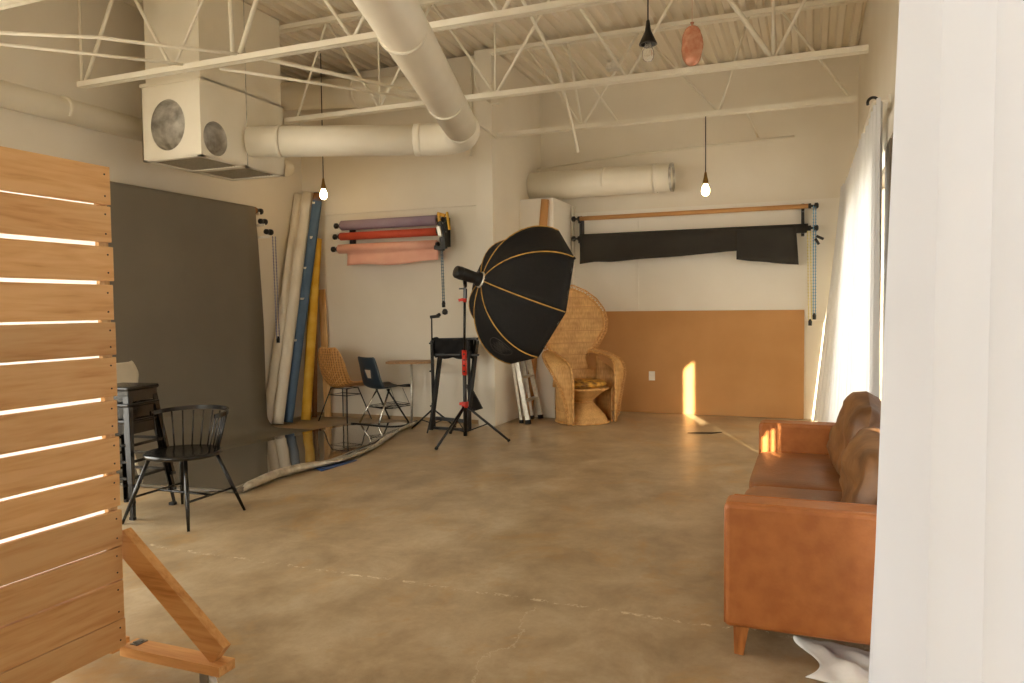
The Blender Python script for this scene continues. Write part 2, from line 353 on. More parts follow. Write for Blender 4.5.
# ------------------------------------------------------------------ roof joists
def joist(Y,lab,nodes,zb=3.38,zt=4.33,x0=XL+.02,x1=XR-.02,endv=False):
    t=thing('roof_joist',lab,'joist',((x0+x1)/2,Y,zb),group='steel roof joists')
    c=MB()
    for s in(-1,1): c.bar((x0,Y+s*.03,zt),(x1,Y+s*.03,zt),.045,.045)
    c.build('top_chord','steel',t)
    c=MB()
    for s in(-1,1): c.bar((x0+.08,Y+s*.022,zb),(x1-.08,Y+s*.022,zb),.034,.045)
    c.build('bottom_chord','steel',t)
    for (xb,xa,r) in nodes:
        MB().tube([(xb,Y,zb),(xa,Y,zt)],r,8).build('web_bar','steel',t)
    return t
def warren(xs,step,n,r=.014,vert=True):
    out=[]
    for i in range(n):
        x=xs+i*step; out+=[(x,x-step/2,r),(x,x+step/2,r)]
        if vert: out.append((x,x,r*.7))
    return out
joist(3.35,'steel roof joist nearest overhead',warren(-5.6,1.25,5))
joist(4.88,'cream steel roof joist crossing in front of the duct box',[(-6.02,-6.02,.014),(-5.99,-5.50,.017),(-4.97,-5.53,.016),(-4.97,-4.36,.010),(-4.33,-4.36,.018),(-4.28,-3.86,.020),(-3.2,-3.86,.014),(-3.2,-2.6,.016),(-2.0,-2.6,.014),(-2.0,-1.4,.016),(-.8,-1.4,.014),(-.8,-.2,.016)],zb=3.41,x0=-6.12)
joist(6.55,'cream steel roof joist between the bare bulb and balloon',[(-5.0,-4.6,.013),(-4.0,-4.6,.013),(-4.0,-3.4,.014),(-4.0,-4.0,.009),(-2.75,-3.4,.013),(-2.75,-2.75,.009),(-2.75,-2.1,.014),(-1.5,-2.1,.014),(-1.5,-.9,.014),(-.3,-.9,.022),(-.3,-.3,.014),(-.3,.2,.014)])
joist(8.08,'cream steel roof joist beside the back wall holding the lit bulb',[(-2.36,-3.0,.012),(-2.36,-2.52,.013),(-2.36,-1.72,.016),(-1.95,-2.6,.014),(-.9,-1.72,.012),(-.9,-.6,.012),(.35,-.3,.014)],x0=-3.44)
# bridging rods and conduits
rods=[('brace_rod','upper thin white bridging rod at far upper corner over plank screen',[(-5.6,3.75,3.44),(-4.95,4.15,3.44),(-4.62,4.5,3.44),(-4.25,4.86,3.44)],.014),
('brace_rod','lower thin white bridging rod ending at joist above plank screen',[(-5.75,3.9,3.43),(-4.82,4.85,3.43)],.013),
('brace_rod','long white bridging rod from joist to big bent duct',[(-4.15,5.0,3.44),(-3.4,6.5,3.44)],.018),
('brace_rod','thin white bridging rod passing below the long bridging rod',[(-4.6,5.02,3.42),(-3.55,6.5,3.42)],.013),
('conduit_pipe','white bent conduit falling beside the pendant bulbs',[(-2.34,6.2,4.06),(-2.347,7.2,3.765),(-2.308,7.6,3.21),(-2.296,7.7,3.03)],.017),
('conduit_pipe','thin cream pipe on wall above short right duct',[(-3.44,9.6,3.25),(-2.2,9.7,3.36),(-.2,9.74,3.42)],.012),
('conduit_pipe','white conduit kinked down at back wall beside lit pendant',[(-1.9,9.5,3.72),(-.75,9.55,3.74),(-.62,9.78,3.45)],.014),
('conduit_pipe','short diagonal white pipe where bent duct meets partition',[(-3.26,7.3,3.33),(-3.37,8.05,3.345)],.014),
('conduit_pipe','upright white conduit on the wall above the duct elbow',[(-3.72,8.16,4.36),(-3.75,8.16,3.2)],.016),
('conduit_pipe','curved thin white flex conduit at partition top',smoothpath([(-3.66,8.07,4.3),(-3.62,8.05,3.95),(-3.45,8.02,3.75),(-3.3,8.0,3.72)],5),.012),
]
for nme,lab,p,r in rods:
    tag(MB().tube(p,r,8).build(nme,'steel'),lab,'rod' if nme=='brace_rod' else 'conduit','roof bridging rods' if nme=='brace_rod' else 'ceiling conduits')
t=thing('junction_box','small metal junction box hanging under deck over short right duct','electrical box',(-1.98,8.0,3.95))
MB().box(-2.06,-1.92,7.95,8.05,3.93,4.0).build('housing','alu',t,bevel=.006)
for k in range(3): MB().cyl((-2.04+k*.05,8,4.0),(-2.04+k*.05,8,4.04),.014,8).build('knob','alu',t)
# ------------------------------------------------------------------ ducts
def duct(t,pts,r,name='duct_run',n=28,m='duct'):
    return MB().tube(pts,r,n).build(name,m,t)
def collar(t,p,d,r):
    p=V(p);d=V(d).normalized(); MB().tube([p-d*.02,p+d*.02],r,28).build('collar','duct',t)
t=thing('air_duct','long slim cream duct running along the left wall behind duct box','duct',(-6.1,2,3.0),group='round air ducts')
duct(t,[(-6.10,-2,3.185),(-6.10,7.62,3.165)],.106); collar(t,(-6.1,4.75,3.18),(0,1,0),.112); collar(t,(-6.1,1.9,3.18),(0,1,0),.112)
MB().tube(smoothpath([(-6.1,7.60,3.165),(-6.1,7.74,3.165),(-6.1,7.86,3.165)],4),[.109,.11,.11,.109,.106,.10,.085,.06,.03],22).build('end_cap','duct',t)
t=thing('air_duct','large cream duct bending at elbow from box toward the viewer','duct',(-3.3,6.5,2.9),group='round air ducts')
el=smoothpath([(-3.62,6.58,3.05),(-3.38,6.64,3.05),(-3.16,6.60,3.05),(-3.02,6.42,3.05),(-2.96,6.2,3.05)],4)
duct(t,[(-5.13,5.98,3.05),(-3.55,6.60,3.05)],.147)
duct(t,el,.155,'elbow'); duct(t,[(-2.98,6.28,3.05),(-2.13,3.55,3.07),(-1.12,.3,3.09)],.152)
for p,d in (((-4.85,6.09,3.05),(1.58,.62,0)),((-3.58,6.59,3.05),(1.58,.62,0)),((-2.72,5.43,3.05),(.85,-2.73,0)),((-2.27,3.98,3.06),(.85,-2.73,0))): collar(t,p,d,.1555)
t=thing('air_duct','cream flexible duct high on the wall behind the duct box','duct',(-5,7.9,4.0),group='round air ducts')
duct(t,smoothpath([(-6.15,7.85,4.08),(-5.4,7.86,4.03),(-4.7,7.9,3.98),(-4.0,7.95,3.9)],4),.17)
collar(t,(-5.1,7.87,4.01),(1,0,0),.178)
t=thing('air_duct','short cream duct with open dark end over paper rollers','duct',(-2.5,9.4,3.0),group='round air ducts')
duct(t,[(-3.44,9.4,2.985),(-2.5,9.4,2.985),(-1.62,9.4,2.98)],[.186,.176,.170]); collar(t,(-1.80,9.4,2.98),(1,0,0),.180); collar(t,(-2.45,9.4,2.99),(1,0,0),.178)
MB().lathe((-1.62,9.4,2.98),[(.172,0),(.178,.03),(.16,.03),(.15,-.1)],28,(1,0,0)).build('open_rim','ductdark',t)
# duct box with two round openings
t=thing('duct_box','boxy cream air plenum with two round openings under ceiling','duct box',(-5.44,5.9,2.8))
BX0,BX1,BY0,BY1,BZ=-5.81,-5.11,5.32,6.48,2.806
def holed(o,ua,va,w,h,cx,cy,rx,ry,n=32):
    """flat wall of size w x h with an elliptical hole"""
    o=V(o);ua=V(ua);va=V(va);vs=[];k=n
    inner=[o+ua*(cx+rx*math.cos(2*PI*i/k))+va*(cy+ry*math.sin(2*PI*i/k)) for i in range(k)]
    outer=[]
    for i in range(k):
        dx,dy=math.cos(2*PI*i/k),math.sin(2*PI*i/k); s=1e9
        if dx>1e-6:s=min(s,(w-cx)/dx)
        if dx<-1e-6:s=min(s,-cx/dx)
        if dy>1e-6:s=min(s,(h-cy)/dy)
        if dy<-1e-6:s=min(s,-cy/dy)
        outer.append(o+ua*(cx+dx*s)+va*(cy+dy*s))
    corners=[]
    m=MB();vs=inner+outer;fs=[(i,k+i,k+(i+1)%k,(i+1)%k) for i in range(k)]
    m.add(vs,fs)
    for X,Y in((0,0),(w,0),(w,h),(0,h)):
        # fill corner between two consecutive outer points on different sides
        P=o+ua*X+va*Y
        best=None
        for i in range(k):
            a=outer[i];b=outer[(i+1)%k]
            d=(a-P).length+(b-P).length
            if best is None or d<best[0]:best=(d,a,b)
        m.add([P,best[1],best[2]],[(0,1,2)])
    return m
hb=.70
c=holed((BX0,BY0,BZ),(1,0,0),(0,0,1),BX1-BX0,hb,.313,.30,.205,.232); m2=holed((BX1,BY0,BZ),(0,1,0),(0,0,1),.60,hb,.18,.175,.150,.156)
c.add(m2.v,m2.f)
c.box(BX1-.01,BX1,BY0+.60,BY1,BZ,BZ+hb)
c.box(BX0,BX0+.01,BY0,BY1,BZ,BZ+hb).box(BX0,BX1,BY1-.01,BY1,BZ,BZ+hb).box(BX0,BX1,BY0,BY1,BZ+hb-.01,BZ+hb)
c.build('casing','duct',t)
MB().box(BX0+.02,BX1-.03,BY0+.04,BY1,BZ+hb,4.39).build('riser','duct',t)
MB().box(BX0-.01,BX1+.012,BY0-.012,BY0+.01,BZ+hb-.03,BZ+hb+.0).build('flange','duct',t)
MB().box(BX1,BX1+.006,BY0+.595,BY0+.60,BZ,4.39).build('seam','ductdark',t)
b=MB()
for x0,x1,y0,y1 in ((BX0,BX1,BY0,BY0+.05),(BX0,BX1,BY0+.56,BY0+.64),(BX0,BX1,BY1-.05,BY1),(BX0,BX0+.05,BY0,BY1),(BX1-.05,BX1,BY0,BY1)): b.box(x0,x1,y0,y1,BZ-.012,BZ+.004)
b.build('bottom_frame','duct',t)
for y0,y1 in ((BY0+.05,BY0+.56),(BY0+.64,BY1-.05)):
    gm=MB().box(BX0+.05,BX1-.05,y0,y1,BZ+.004,BZ+.008)
    for i in range(16): xx=BX0+.07+i*.036; gm.box(xx,xx+.01,y0,y1,BZ-.004,BZ+.004)
    gm.build('grille','grille',t)
MB().lathe((BX0+.313,BY0,BZ+.30),[(.209,0),(.209,.20),(0,.20)],32,(0,1,0),sx=1,sy=1.13).build('lining','ductdark',t)
MB().lathe((BX1,BY0+.18,BZ+.175),[(.152,0),(.152,.14),(0,.14)],32,(-1,0,0),sx=1,sy=1.04).build('lining','ductdark',t)
# ------------------------------------------------------------------ pendants, balloon
def pendant(x,y,zb,zt,lit,lab):
    t=thing('pendant_bulb',lab,'pendant light',(x,y,zt),group='bare pendant bulbs')
    MB().tube([(x,y,zt),(x,y,zb+.14)],.0055,6).build('cord','black',t)
    MB().lathe((x,y,zb),[(.0,.20),(.012,.18),(.02,.13),(.03,.09),(.028,.06)] if lit else [(0,.24),(.012,.22),(.022,.15),(.06,.07),(.064,.06),(.05,.06)],16).build('socket','brass' if lit else 'black',t)
    MB().lathe((x,y,zb),[(.018,.07),(.024,.05),(.04,.015),(.043,-.01),(.036,-.04),(.018,-.057),(0,-.06)],18).build('bulb','bulb' if lit else 'clear',t)
pendant(-5.33,7.45,2.75,4.38,True,'lit bare bulb on cord in front of leaning blue roll')
pendant(-1.03,8.08,2.60,3.38,True,'lit bare bulb hanging above the charcoal paper roll')
pendant(-1.068,5.3,3.16,4.38,False,'unlit clear bulb under black cone socket near ceiling')
t=thing('foil_balloon','shrunken pink foil balloon stuck beneath the ceiling deck','balloon',(-1.25,7.6,4.0))
bm=MB();g=[]
for i in range(17):
    a=PI*i/16;row=[]
    for k in range(24):
        th=2*PI*k/24;r=math.sin(a)**.8*(1+.06*math.sin(th*7+a*5));row.append((-1.07+.10*r*math.cos(th),7.4+.05*r*math.sin(th),3.87+.19*math.cos(a)))
    g.append(row)
bm.surf(g,cv=True).build('foil_bag','foil',t)
MB().tube([(-1.07,7.4,4.05),(-1.07,7.4,4.09)],[.008,.018],8).tube([(-1.07,7.4,4.08),(-1.07,7.4,4.40)],.002,4).build('neck','foil',t)
# ------------------------------------------------------------------ plank screen
PX=-2.42
t=thing('plank_screen','tall rolling screen of horizontal pine planks with thin gaps','screen',(PX,1.2,0))
ed=[1.4+(e-1.4)*.9455 for e in (1.966,1.815,1.663,1.513,1.363,1.225,1.058,.910,.761,.618,.464,.327,.170,.055)]
gp=[0,.010,.024,.021,.013,.013,.022,.020,.018,.024,.010,.009,.004,0]
for i in range(13):
    z1=ed[i]-gp[i]*.34;z0=ed[i+1]+gp[i+1]*.34
    y1=2.066+random.uniform(-.006,.004)
    p=MB().box(PX-.019,PX,.25,y1,z0,z1).build('plank','pine',t,bevel=.002)
    nb=MB()
    for yy in (y1-.025,):
        for zz in (z0+.03,z1-.03): nb.cyl((PX-.001,yy,zz),(PX+.0012,yy,zz),.0035,8)
    nb.build('nail_heads','rubber',p)
for yy in (2.022,1.2,.27): MB().box(PX-.039,PX-.020,yy,yy+.042,.13,1.92).build('post','pinez',t,bevel=.002)
MB().box(PX-.02,-1.957,2.05,2.132,.088,.125).build('foot','pinex',t,bevel=.002)
MB().bar((PX-.04,2.094,.535),(-1.985,2.094,.150),.040,.089,(0,0,1)).build('brace','pinex',t,bevel=.002)
MB().box(PX-.75,-1.957,.35,.44,.088,.125).build('foot','pinex',t,bevel=.002)
MB().box(PX-.75,PX-.06,2.05,2.132,.088,.125).build('foot','pinex',t,bevel=.002)
MB().box(PX+.002,PX+.04,2.078,2.128,.125,.128).cyl((PX+.012,2.09,.128),(PX+.012,2.09,.133),.005,6).cyl((PX+.03,2.11,.128),(PX+.03,2.11,.133),.005,6).build('bracket','zinc',t)
for cx,cy in ((-2.06,2.09),(-2.06,.395),(PX-.65,2.09),(PX-.65,.395)):
    cs=MB().box(cx-.035,cx+.035,cy-.03,cy+.03,.082,.088).cyl((cx,cy,.088),(cx,cy,.072),.02,14)
    cs.box(cx-.01,cx+.03,cy-.019,cy-.015,.03,.074).box(cx-.01,cx+.03,cy+.015,cy+.019,.03,.074)
    c_=cs.build('caster','zinc',t)
    MB().tube([(cx+.015,cy-.013,.033),(cx+.015,cy-.010,.033),(cx+.015,cy+.010,.033),(cx+.015,cy+.013,.033)],[.028,.033,.033,.028],24).build('wheel','wheel',c_)
t=thing('backing_cloth','bright white cloth glimpsed through gaps of plank screen','cloth',(PX-.13,1.2,0))
g=[[ (PX-.055+.006*math.sin(y*9),y,z) for z in [.14+.198*k for k in range(10)]] for y in [.26+.0599*i for i in range(31)]]
MB().surf(g).build('cloth_sheet','sheet',t)
# ------------------------------------------------------------------ grey backdrop on left wall
t=thing('grey_backdrop','wide grey paper backdrop sweeping down the left wall to floor','backdrop',(-6.05,5.8,0))
RX,RZ=-6.06,2.565
g=[];ys=[4.42+i*.155 for i in range(18)];ye=7.08
prof=[]
def swp(x,z,y):
    rr=.15+.30*min(1,max(0,(7.15-y)/1.6)); k=rr/.30
    if z<.312 and x<=-5.714: return (-6.015+(x+6.015)*k,.008+(z-.008)*k)
    return (x,z)
for k in range(9): a=PI/2-PI/2*k/8; prof.append((RX+.045*math.cos(a),RZ+.045*math.sin(a)))
for z in (2.4,2.2,1.9,1.6,1.2,.9,.7,.5,.35): prof.append((RX+.045+.0*(2.5-z),z))
for k in range(1,13):
    a=PI+PI/2*k/12; prof.append((-5.715+.30*math.cos(a),.31+.302*math.sin(a)))
for x in (-5.5,-5.2,-4.9,-4.6,-4.3): prof.append((x,.008))
for y in ys:
    row=[]
    for (x,z) in prof:
        yy=y; x,z=swp(x,z,y)
        if y==ys[-1]:
            yy=ye+ .10*min(1,max(0,(2.5-z)/1.2))
        row.append((x+.006*math.sin(y*3+z*2)*(z<2.4),yy,z))
    g.append(row)
MB().surf(g).build('paper','grey_paper',t,solid=.0015)
MB().cyl((RX,4.4,RZ),(RX,7.12,RZ),.043,24).build('tube','brownp',t)
def hook(t,p,m='blackpl'):
    """expanding end plug with hand wheel on a roller's end"""
    x,y,z=p
def knobs(t,p,d,m='blackpl'):
    p=V(p);d=V(d).normalized()
    MB().lathe(p,[(0,0),(.03,0),(.032,.03),(.014,.035),(.013,.065),(.034,.07),(.036,.10),(.02,.115),(0,.115)],16,d).build('end_plug',m,t)
t=thing('wall_bracket','black backdrop hook bracket on the left wall beside grey paper','bracket',(-6.15,7.2,2.4),group='backdrop wall brackets')
MB().box(XL+.002,XL+.03,7.12,7.18,2.22,2.60).box(XL+.03,-6.02,7.145,7.16,2.52,2.55).box(XL+.03,-5.95,7.145,7.16,2.38,2.41).box(XL+.03,-5.88,7.145,7.16,2.24,2.27).build('plate','tape',t)
for x,z in ((-6.06,2.565),(-6.0,2.44),(-5.92,2.315)): knobs(t,(x,7.13,z),(0,1,0))
def chain(t,p0,p1,m,gap=.018,d=(0,1,0),beads=True):
    p0=V(p0);p1=V(p1);d=V(d).normalized()*gap
    c=MB().tube([p0-d,p1-d],.0055,6).tube([p0+d,p1+d],.0055,6)
    n=int((p1-p0).length/.035)
    if beads:
        for k in range(n):
            q=p0.lerp(p1,(k+.5)/n)
            for s in(-1,1): c.lathe(q+d*s,[(0,-.011),(.012,0),(0,.011)],6)
    c.build('chain',m,t)
    MB().lathe(p1,[(0,-.05),(.02,-.05),(.022,0),(.014,.02),(0,.03)],14).build('weight','blackpl',t)
t=thing('pull_chain','long lavender loop chain hanging beside the grey paper backdrop','chain',(-5.9,7.27,2.25),group='roller pull chains')
chain(t,(-5.90,7.25,2.27),(-5.90,7.28,1.06),'chainl',.024)
# glossy vinyl sheet on the floor with curled silver edge
def sheetgrid():
    E0=[(-4.02,4.50),(-4.08,5.1),(-3.97,5.75),(-4.03,6.35),(-4.18,6.9),(-4.33,7.40),(-4.42,8.02)]
    B0=[(-5.75,4.3),(-5.7,5.1),(-5.62,5.8),(-5.50,6.4),(-5.35,7.0),(-5.2,7.6),(-4.62,8.04)]
    return smoothpath([(*p,0) for p in E0],5),smoothpath([(*p,0) for p in B0],5)
E1,B1=sheetgrid()
t=thing('vinyl_sheet','glossy dark vinyl sheet on floor mirroring the leaning rolls','floor sheet',(-4.8,6,0))
g=[]
for e,b in zip(E1,B1):
    row=[]
    for k in range(9):
        p=b.lerp(e,k/8); z=.013+ (.004*noise.noise(V((p.x*1.3,p.y*1.3,0)))) if 0<k else .013
        row.append((p.x,p.y,z))
    g.append(row)
MB().surf(g).build('vinyl','gloss',t,solid=.001)
g=[]
for i,e in enumerate(E1):
    f=i/(len(E1)-1)
    r=.038*(.30+.70*abs(math.sin(f*7.5+.5)))*(1-.45*f)
    row=[]
    d=V((1,-.1,0)).normalized()
    for k in range(10):
        a=-PI/2+(.95+.3*math.sin(f*11))*PI*k/9
        row.append(e+d*r*math.cos(a)+V((0,0,.016+r+r*math.sin(a)))+V((.006*math.sin(i*2.3+k),0,.004*math.sin(i*1.7+k*2))))
    g.append(row)
MB().surf(g).build('curled_edge','silver',t,solid=.001)
t=thing('film_scrap','small blue plastic film tip under the vinyl sheet edge','film',(-3.95,5.7,0))
MB().surf([[(-4.06+.02*i-.0*k,5.40+.08*i,.004+.014*math.sin(PI*k/4)*(1-i/7)) if k==0 else (-4.06+.024*i+.035*k*(1-i/6.5)+.004*i,5.40+.08*i-.01*k,.004+.012*math.sin(PI*k/4)*(1-i/7)) for k in range(5)] for i in range(7)]).build('film','bluefoil',t,solid=.001)
# ------------------------------------------------------------------ leaning rolls
def roll(nme,lab,base,top,r,m,inner=True,grp='tall rolls leaning in the corner',taper=1):
    t=thing(nme,lab,'paper roll',(base[0],base[1],0),group=grp)
    b=V(base);tp=V(top);d=(tp-b).normalized()
    n=14;pts=[b.lerp(tp,i/n) for i in range(n+1)]
    MB().tube(pts,[r*(1+.015*math.sin(i*2.1)) for i in range(n+1)],28,caps=False).build('rolled_sheet',m,t,solid=.004)
    MB().tube([b+d*.01,tp-d*.01],r*.6,20).build('core','brownp',t)
    return t,d
r1,d=roll('paper_roll','outer wrinkled white roll leaning beside the backdrop chain',(-6.14,7.33,.01),(-6.155,8.07,2.88),.055,'white_p')
r2,d=roll('paper_roll','broad white roll leaning between wrinkled roll and blue roll',(-6.035,7.40,.012),(-6.055,8.12,2.90),.066,'white_p')
# torn paper flap on the outer roll
fl_=[]
for i in range(12):
    f=i/11;z=1.35+1.45*(1-f)
    c_=V((-6.14,7.33,0)).lerp(V((-6.155,8.07,2.88)),z/2.87)
    wv=.05+.05*math.sin(f*PI)+.012*math.sin(f*17)
    fl_.append([c_+V((.055,-.02,0)),c_+V((.06,-.02-wv*.5,0)),c_+V((.045,-.03-wv,.01*math.sin(f*9)))])
MB().surf(fl_).build('torn_flap','white_p',r1,solid=.001)
r3,d=roll('paper_roll','tall slate blue roll with white tape dots leaning',(-6.01,7.56,.012),(-5.905,8.14,2.89),.058,'blue_p')
b=V((-6.01,7.56,.012));tp=V((-5.905,8.14,2.89))
for k,f in enumerate((.955,.80,.665,.53,.35)):
    q=b.lerp(tp,f); vdir=V((.80,-.6,0))
    a=MB();c0=q+vdir*.056+V((-.02 if k%2 else -.035,-.02,0))
    w=.035 if k in(1,) else .07
    a.bar(c0-V((w*.6,w*.8,0))*.5,c0+V((w*.6,w*.8,0))*.5,.010,.026 if k!=1 else .034,V((0,0,1)))
    a.build('tape','tape',r3)
MB().tube([b.lerp(tp,.962),b.lerp(tp,.998)],.0600,24).build('bare_end','brownp',r3)
r4,d=roll('paper_roll','thick yellow roll leaning against the corner wall',(-5.905,7.78,.012),(-5.93,8.13,2.31),.058,'yellow_p')
r5,d=roll('cardboard_tube','slim brown cardboard tube beside the yellow roll',(-5.95,8.02,.012),(-5.99,8.165,1.9),.03,'brownp')
t=thing('wood_board','pale pine board leaning behind rattan chair','board',(-5.68,8.12,0))
MB().bar((-5.83,8.14,.005),(-5.93,8.205,1.66),.10,.02,(0,1,0)).build('board','pinez',t,bevel=.002)
# ------------------------------------------------------------------ wall mounted colour rolls
KY=8.06
def wallroll(z,r,x0,x1,m,lab,drop=0,cat='paper roll'):
    t=thing('backdrop_roll',lab,cat,((x0+x1)/2,KY,z),group='coloured rolls on wall hooks')
    MB().cyl((x0,KY,z),(x1,KY,z),r,24).build('paper',m,t)
    knobs(t,(x0,KY,z),(-1,0,0)); knobs(t,(x1,KY,z),(1,0,0))
    if drop:
        g=[]
        for i in range(25):
            f=i/24;x=x0+.13+(x1-x0-.10)*f
            dz=drop*(1-.12*f**3)-.012*math.sin(f*9)
            g.append([(x,KY-(r+.002)*math.cos(a),z-(r+.002)*math.sin(a)) for a in (.9,1.1,1.3)]+[(x,KY-.3*r+.006*math.sin(f*5+k),z-r-(dz-r)*k/5) for k in range(1,6)])
        MB().surf(g).build('hanging_end',m,t,solid=.0015)
    return t
wallroll(2.452,.062,-5.50,-4.16,'purple_p','mauve paper roll, top of three on white wall')
wallroll(2.315,.048,-5.52,-4.16,'red_p','red paper roll between mauve and peach rolls')
wallroll(2.16,.058,-5.55,-4.17,'peach_p','peach paper roll with hanging end, lowest of three',.215)
t=thing('wall_bracket','black roller bracket by the knobs of coloured rolls','bracket',(-5.42,8.2,2.2),group='backdrop wall brackets')
MB().box(-5.44,-5.40,8.13,8.22,2.06,2.46).box(-5.43,-5.41,8.06,8.14,2.31,2.34).box(-5.43,-5.41,8.06,8.14,2.15,2.18).build('plate','blackpl',t,bevel=.004)
t=thing('wall_bracket','black roller bracket with yellow clamp beside teal chain','bracket',(-4.05,8.2,2.2),group='backdrop wall brackets')
MB().box(-4.10,-4.06,8.10,8.22,2.14,2.49).build('plate','blackpl',t,bevel=.004)
cl=MB().bar((-4.12,8.0,2.52),(-4.02,8.0,2.49),.03,.04).bar((-4.10,7.99,2.53),(-4.09,7.99,2.42),.03,.03).bar((-3.99,7.99,2.53),(-3.96,7.99,2.32),.03,.025)
cl.build('spring_clamp','clampy',t,bevel=.006)
MB().bar((-4.09,7.98,2.42),(-4.02,7.98,2.28),.05,.05).bar((-4.05,7.98,2.34),(-4.03,7.98,2.10),.06,.07).bar((-4.15,7.97,2.12),(-4.02,7.97,2.10),.04,.05).build('clutch','blackpl',t,bevel=.008)
MB().bar((-4.08,7.94,2.36),(-4.05,7.94,2.24),.035,.05).build('buckle','alu',t,bevel=.006)
t=thing('pull_chain','teal loop chain with black weight under yellow clamp','chain',(-4.05,7.97,2.05),group='roller pull chains')
chain(t,(-4.05,7.96,2.08),(-4.035,7.96,1.46),'chainb',.010,(1,0,0))
MB().lathe((-4.02,7.96,1.36),[(0,-.04),(.03,-.03),(.036,0),(.02,.03),(0,.035)],14).build('pulley_weight','blackpl',t)
# ------------------------------------------------------------------ chairs in the corner
def shell(prof,wf,curl,n=15,m=12):
    """moulded seat shell: prof = list of (y,z) from seat front to back top, wf = half width along it"""
    P=smoothpath([(0,y,z) for y,z in prof],5);g=[]
    for i,p in enumerate(P):
        f=i/(len(P)-1);w=wf(f);row=[]
        t=(P[min(i+1,len(P)-1)]-P[max(i-1,0)]).normalized();nn=V((0,t.z,-t.y))*-1
        nn=V((0,-t.z,t.y)) if False else V((0,t.z*-1,t.y))
        for k in range(m+1):
            s=-1+2*k/m; c=curl(f)*abs(s)**2.2
            row.append(V((s*w,p.y,p.z))+V((0,t.z,-t.y))*(-c)*-1 if False else V((s*w,p.y,p.z))+V((0,t.z,t.y*0+abs(t.y)))*c)
        g.append(row)
    return g
t=thing('rattan_chair','woven rattan shell chair with thin dark metal legs','chair',(-5.45,7.97,0),math.radians(-9))
g=shell([(.24,.425),(.10,.435),(-.08,.425),(-.18,.455),(-.235,.56),(-.28,.73),(-.315,.925)],lambda f:.225-.015*f-.09*(max(0,f-.80)/.20)**2,lambda f:.035+.05*math.sin(f*PI))
MB().surf(g).build('seat_shell','rattan',t,local=True,solid=.014)
bd=[r[0] for r in g]+[p for p in g[-1][1:-1]]+[r[-1] for r in reversed(g)]+[p for p in reversed(g[0][1:-1])]
MB().tube(bd,.009,8,closed=True).build('rim','cane',t,local=True)
# chevron strands on the back
cb=MB()
for j in range(7):
    i0=15+j*3
    for s in (-1,1):
        pts=[]
        for q in range(6):
            ii=min(len(g)-1,max(0,i0+q-2)); kk=6+s*q; kk=min(12,max(0,kk)); pts.append(g[ii][kk]+V((0,-.010,0)))
        cb.tube(pts,.004,5)
cb.build('chevron_strands','cane',t,local=True)
for sx in(-1,1):
    for sy in (-1,1): MB().tube([(sx*.13,sy*.10,.42),(sx*.24,sy*.22,.005)],.008,8).build('leg','black',t,local=True)
MB().tube([(-.155,.125,.33),(.155,.125,.33),(.155,-.125,.33),(-.155,-.125,.33)],.006,6,closed=True).tube([(-.135,.1,.415),(.135,.1,.415),(.135,-.1,.415),(-.135,-.1,.415)],.007,6,closed=True).build('under_frame','black',t,local=True)
# student chair desk
t=thing('student_chair_desk','navy school chair joined to a small wooden desk','chair desk',(-4.84,7.93,0),math.radians(-24))
prof=[(.22,.435),(.20,.45),(.05,.445),(-.10,.435),(-.17,.45),(-.205,.52),(-.235,.62),(-.26,.72),(-.285,.80),(-.29,.825)]
P=smoothpath([(0,y,z) for y,z in prof],4)
g=[]
for i,p in enumerate(P):
    f=i/(len(P)-1); w=.215-.045*max(0,(f-.5))*2
    if f>.93:w*=.93
    row=[]
    for k in range(13):
        s=-1+2*k/12; c=.028*abs(s)**2.5
        tt=(P[min(i+1,len(P)-1)]-P[max(i-1,0)]).normalized()
        row.append(V((s*w,p.y+abs(tt.z)*c,p.z+abs(tt.y)*c)))
    g.append(row)
hole=lambda i,k: 22<=i<=25 and 4<=k<=7
for i in range(22,27):
    for k in (4,8): g[i][k].x*=(.58,.68,.80,.92,1.0)[i-22]
mb=MB();nv=13;vs=[p for r in g for p in r];fs=[]
for i in range(len(g)-1):
    for k in range(12):
        if hole(i,k):continue
        fs.append((i*nv+k,(i+1)*nv+k,(i+1)*nv+k+1,i*nv+k+1))
mb.add(vs,fs,True).build('seat_shell','navy',t,local=True,solid=.008)
for sx in(-1,1):
    MB().tube([(sx*.12,-.02,.43),(sx*.20,-.24,.01)],.011,10).build('leg','chrome',t,local=True)
    MB().tube([(sx*.12,-.05,.43),(sx*.20,.20,.01)],.011,10).build('leg','black',t,local=True)
bk=MB()
for z,w in ((.22,.15),(.20,.17)):
    bk.tube([(-w,-.13,z),(w,-.13,z),(w,.26,z+.01),(-w,.26,z+.01)],.004,6,closed=True)
for k in range(6): bk.tube([(-.13+k*.052,-.13,.20),(-.13+k*.052,.05,.185),(-.13+k*.052,.26,.21)],.003,5)
for sx in(-1,1): bk.tube([(sx*.15,.26,.22),(sx*.13,.17,.43)],.003,5)
bk.build('book_basket','black',t,local=True)
MB().tube([(-4.50,7.98,.02),(-4.50,7.99,.74)],.015,12).build('desk_leg','alu',t)
MB().tube(smoothpath([(-5.18,7.70,.014),(-4.9,7.66,.014),(-4.62,7.62,.014),(-4.48,7.72,.014),(-4.50,8.0,.016),(-4.52,8.14,.014)],4),.012,8).build('floor_rail','black',t)
MB().bar((-4.56,7.99,.738),(-4.75,7.94,.745),.05,.02).build('top_support','chrome',t,bevel=.003)
dt=MB();cen=V((-4.47,7.90));ax=V((.93,.36));ay=V((-.36,.93))
pts=[cen+ax*a+ay*b for a,b in ((-.27,-.13),(-.22,-.21),(.24,-.20),(.28,-.16),(.28,.14),(.23,.19),(-.20,.16),(-.27,.08))]
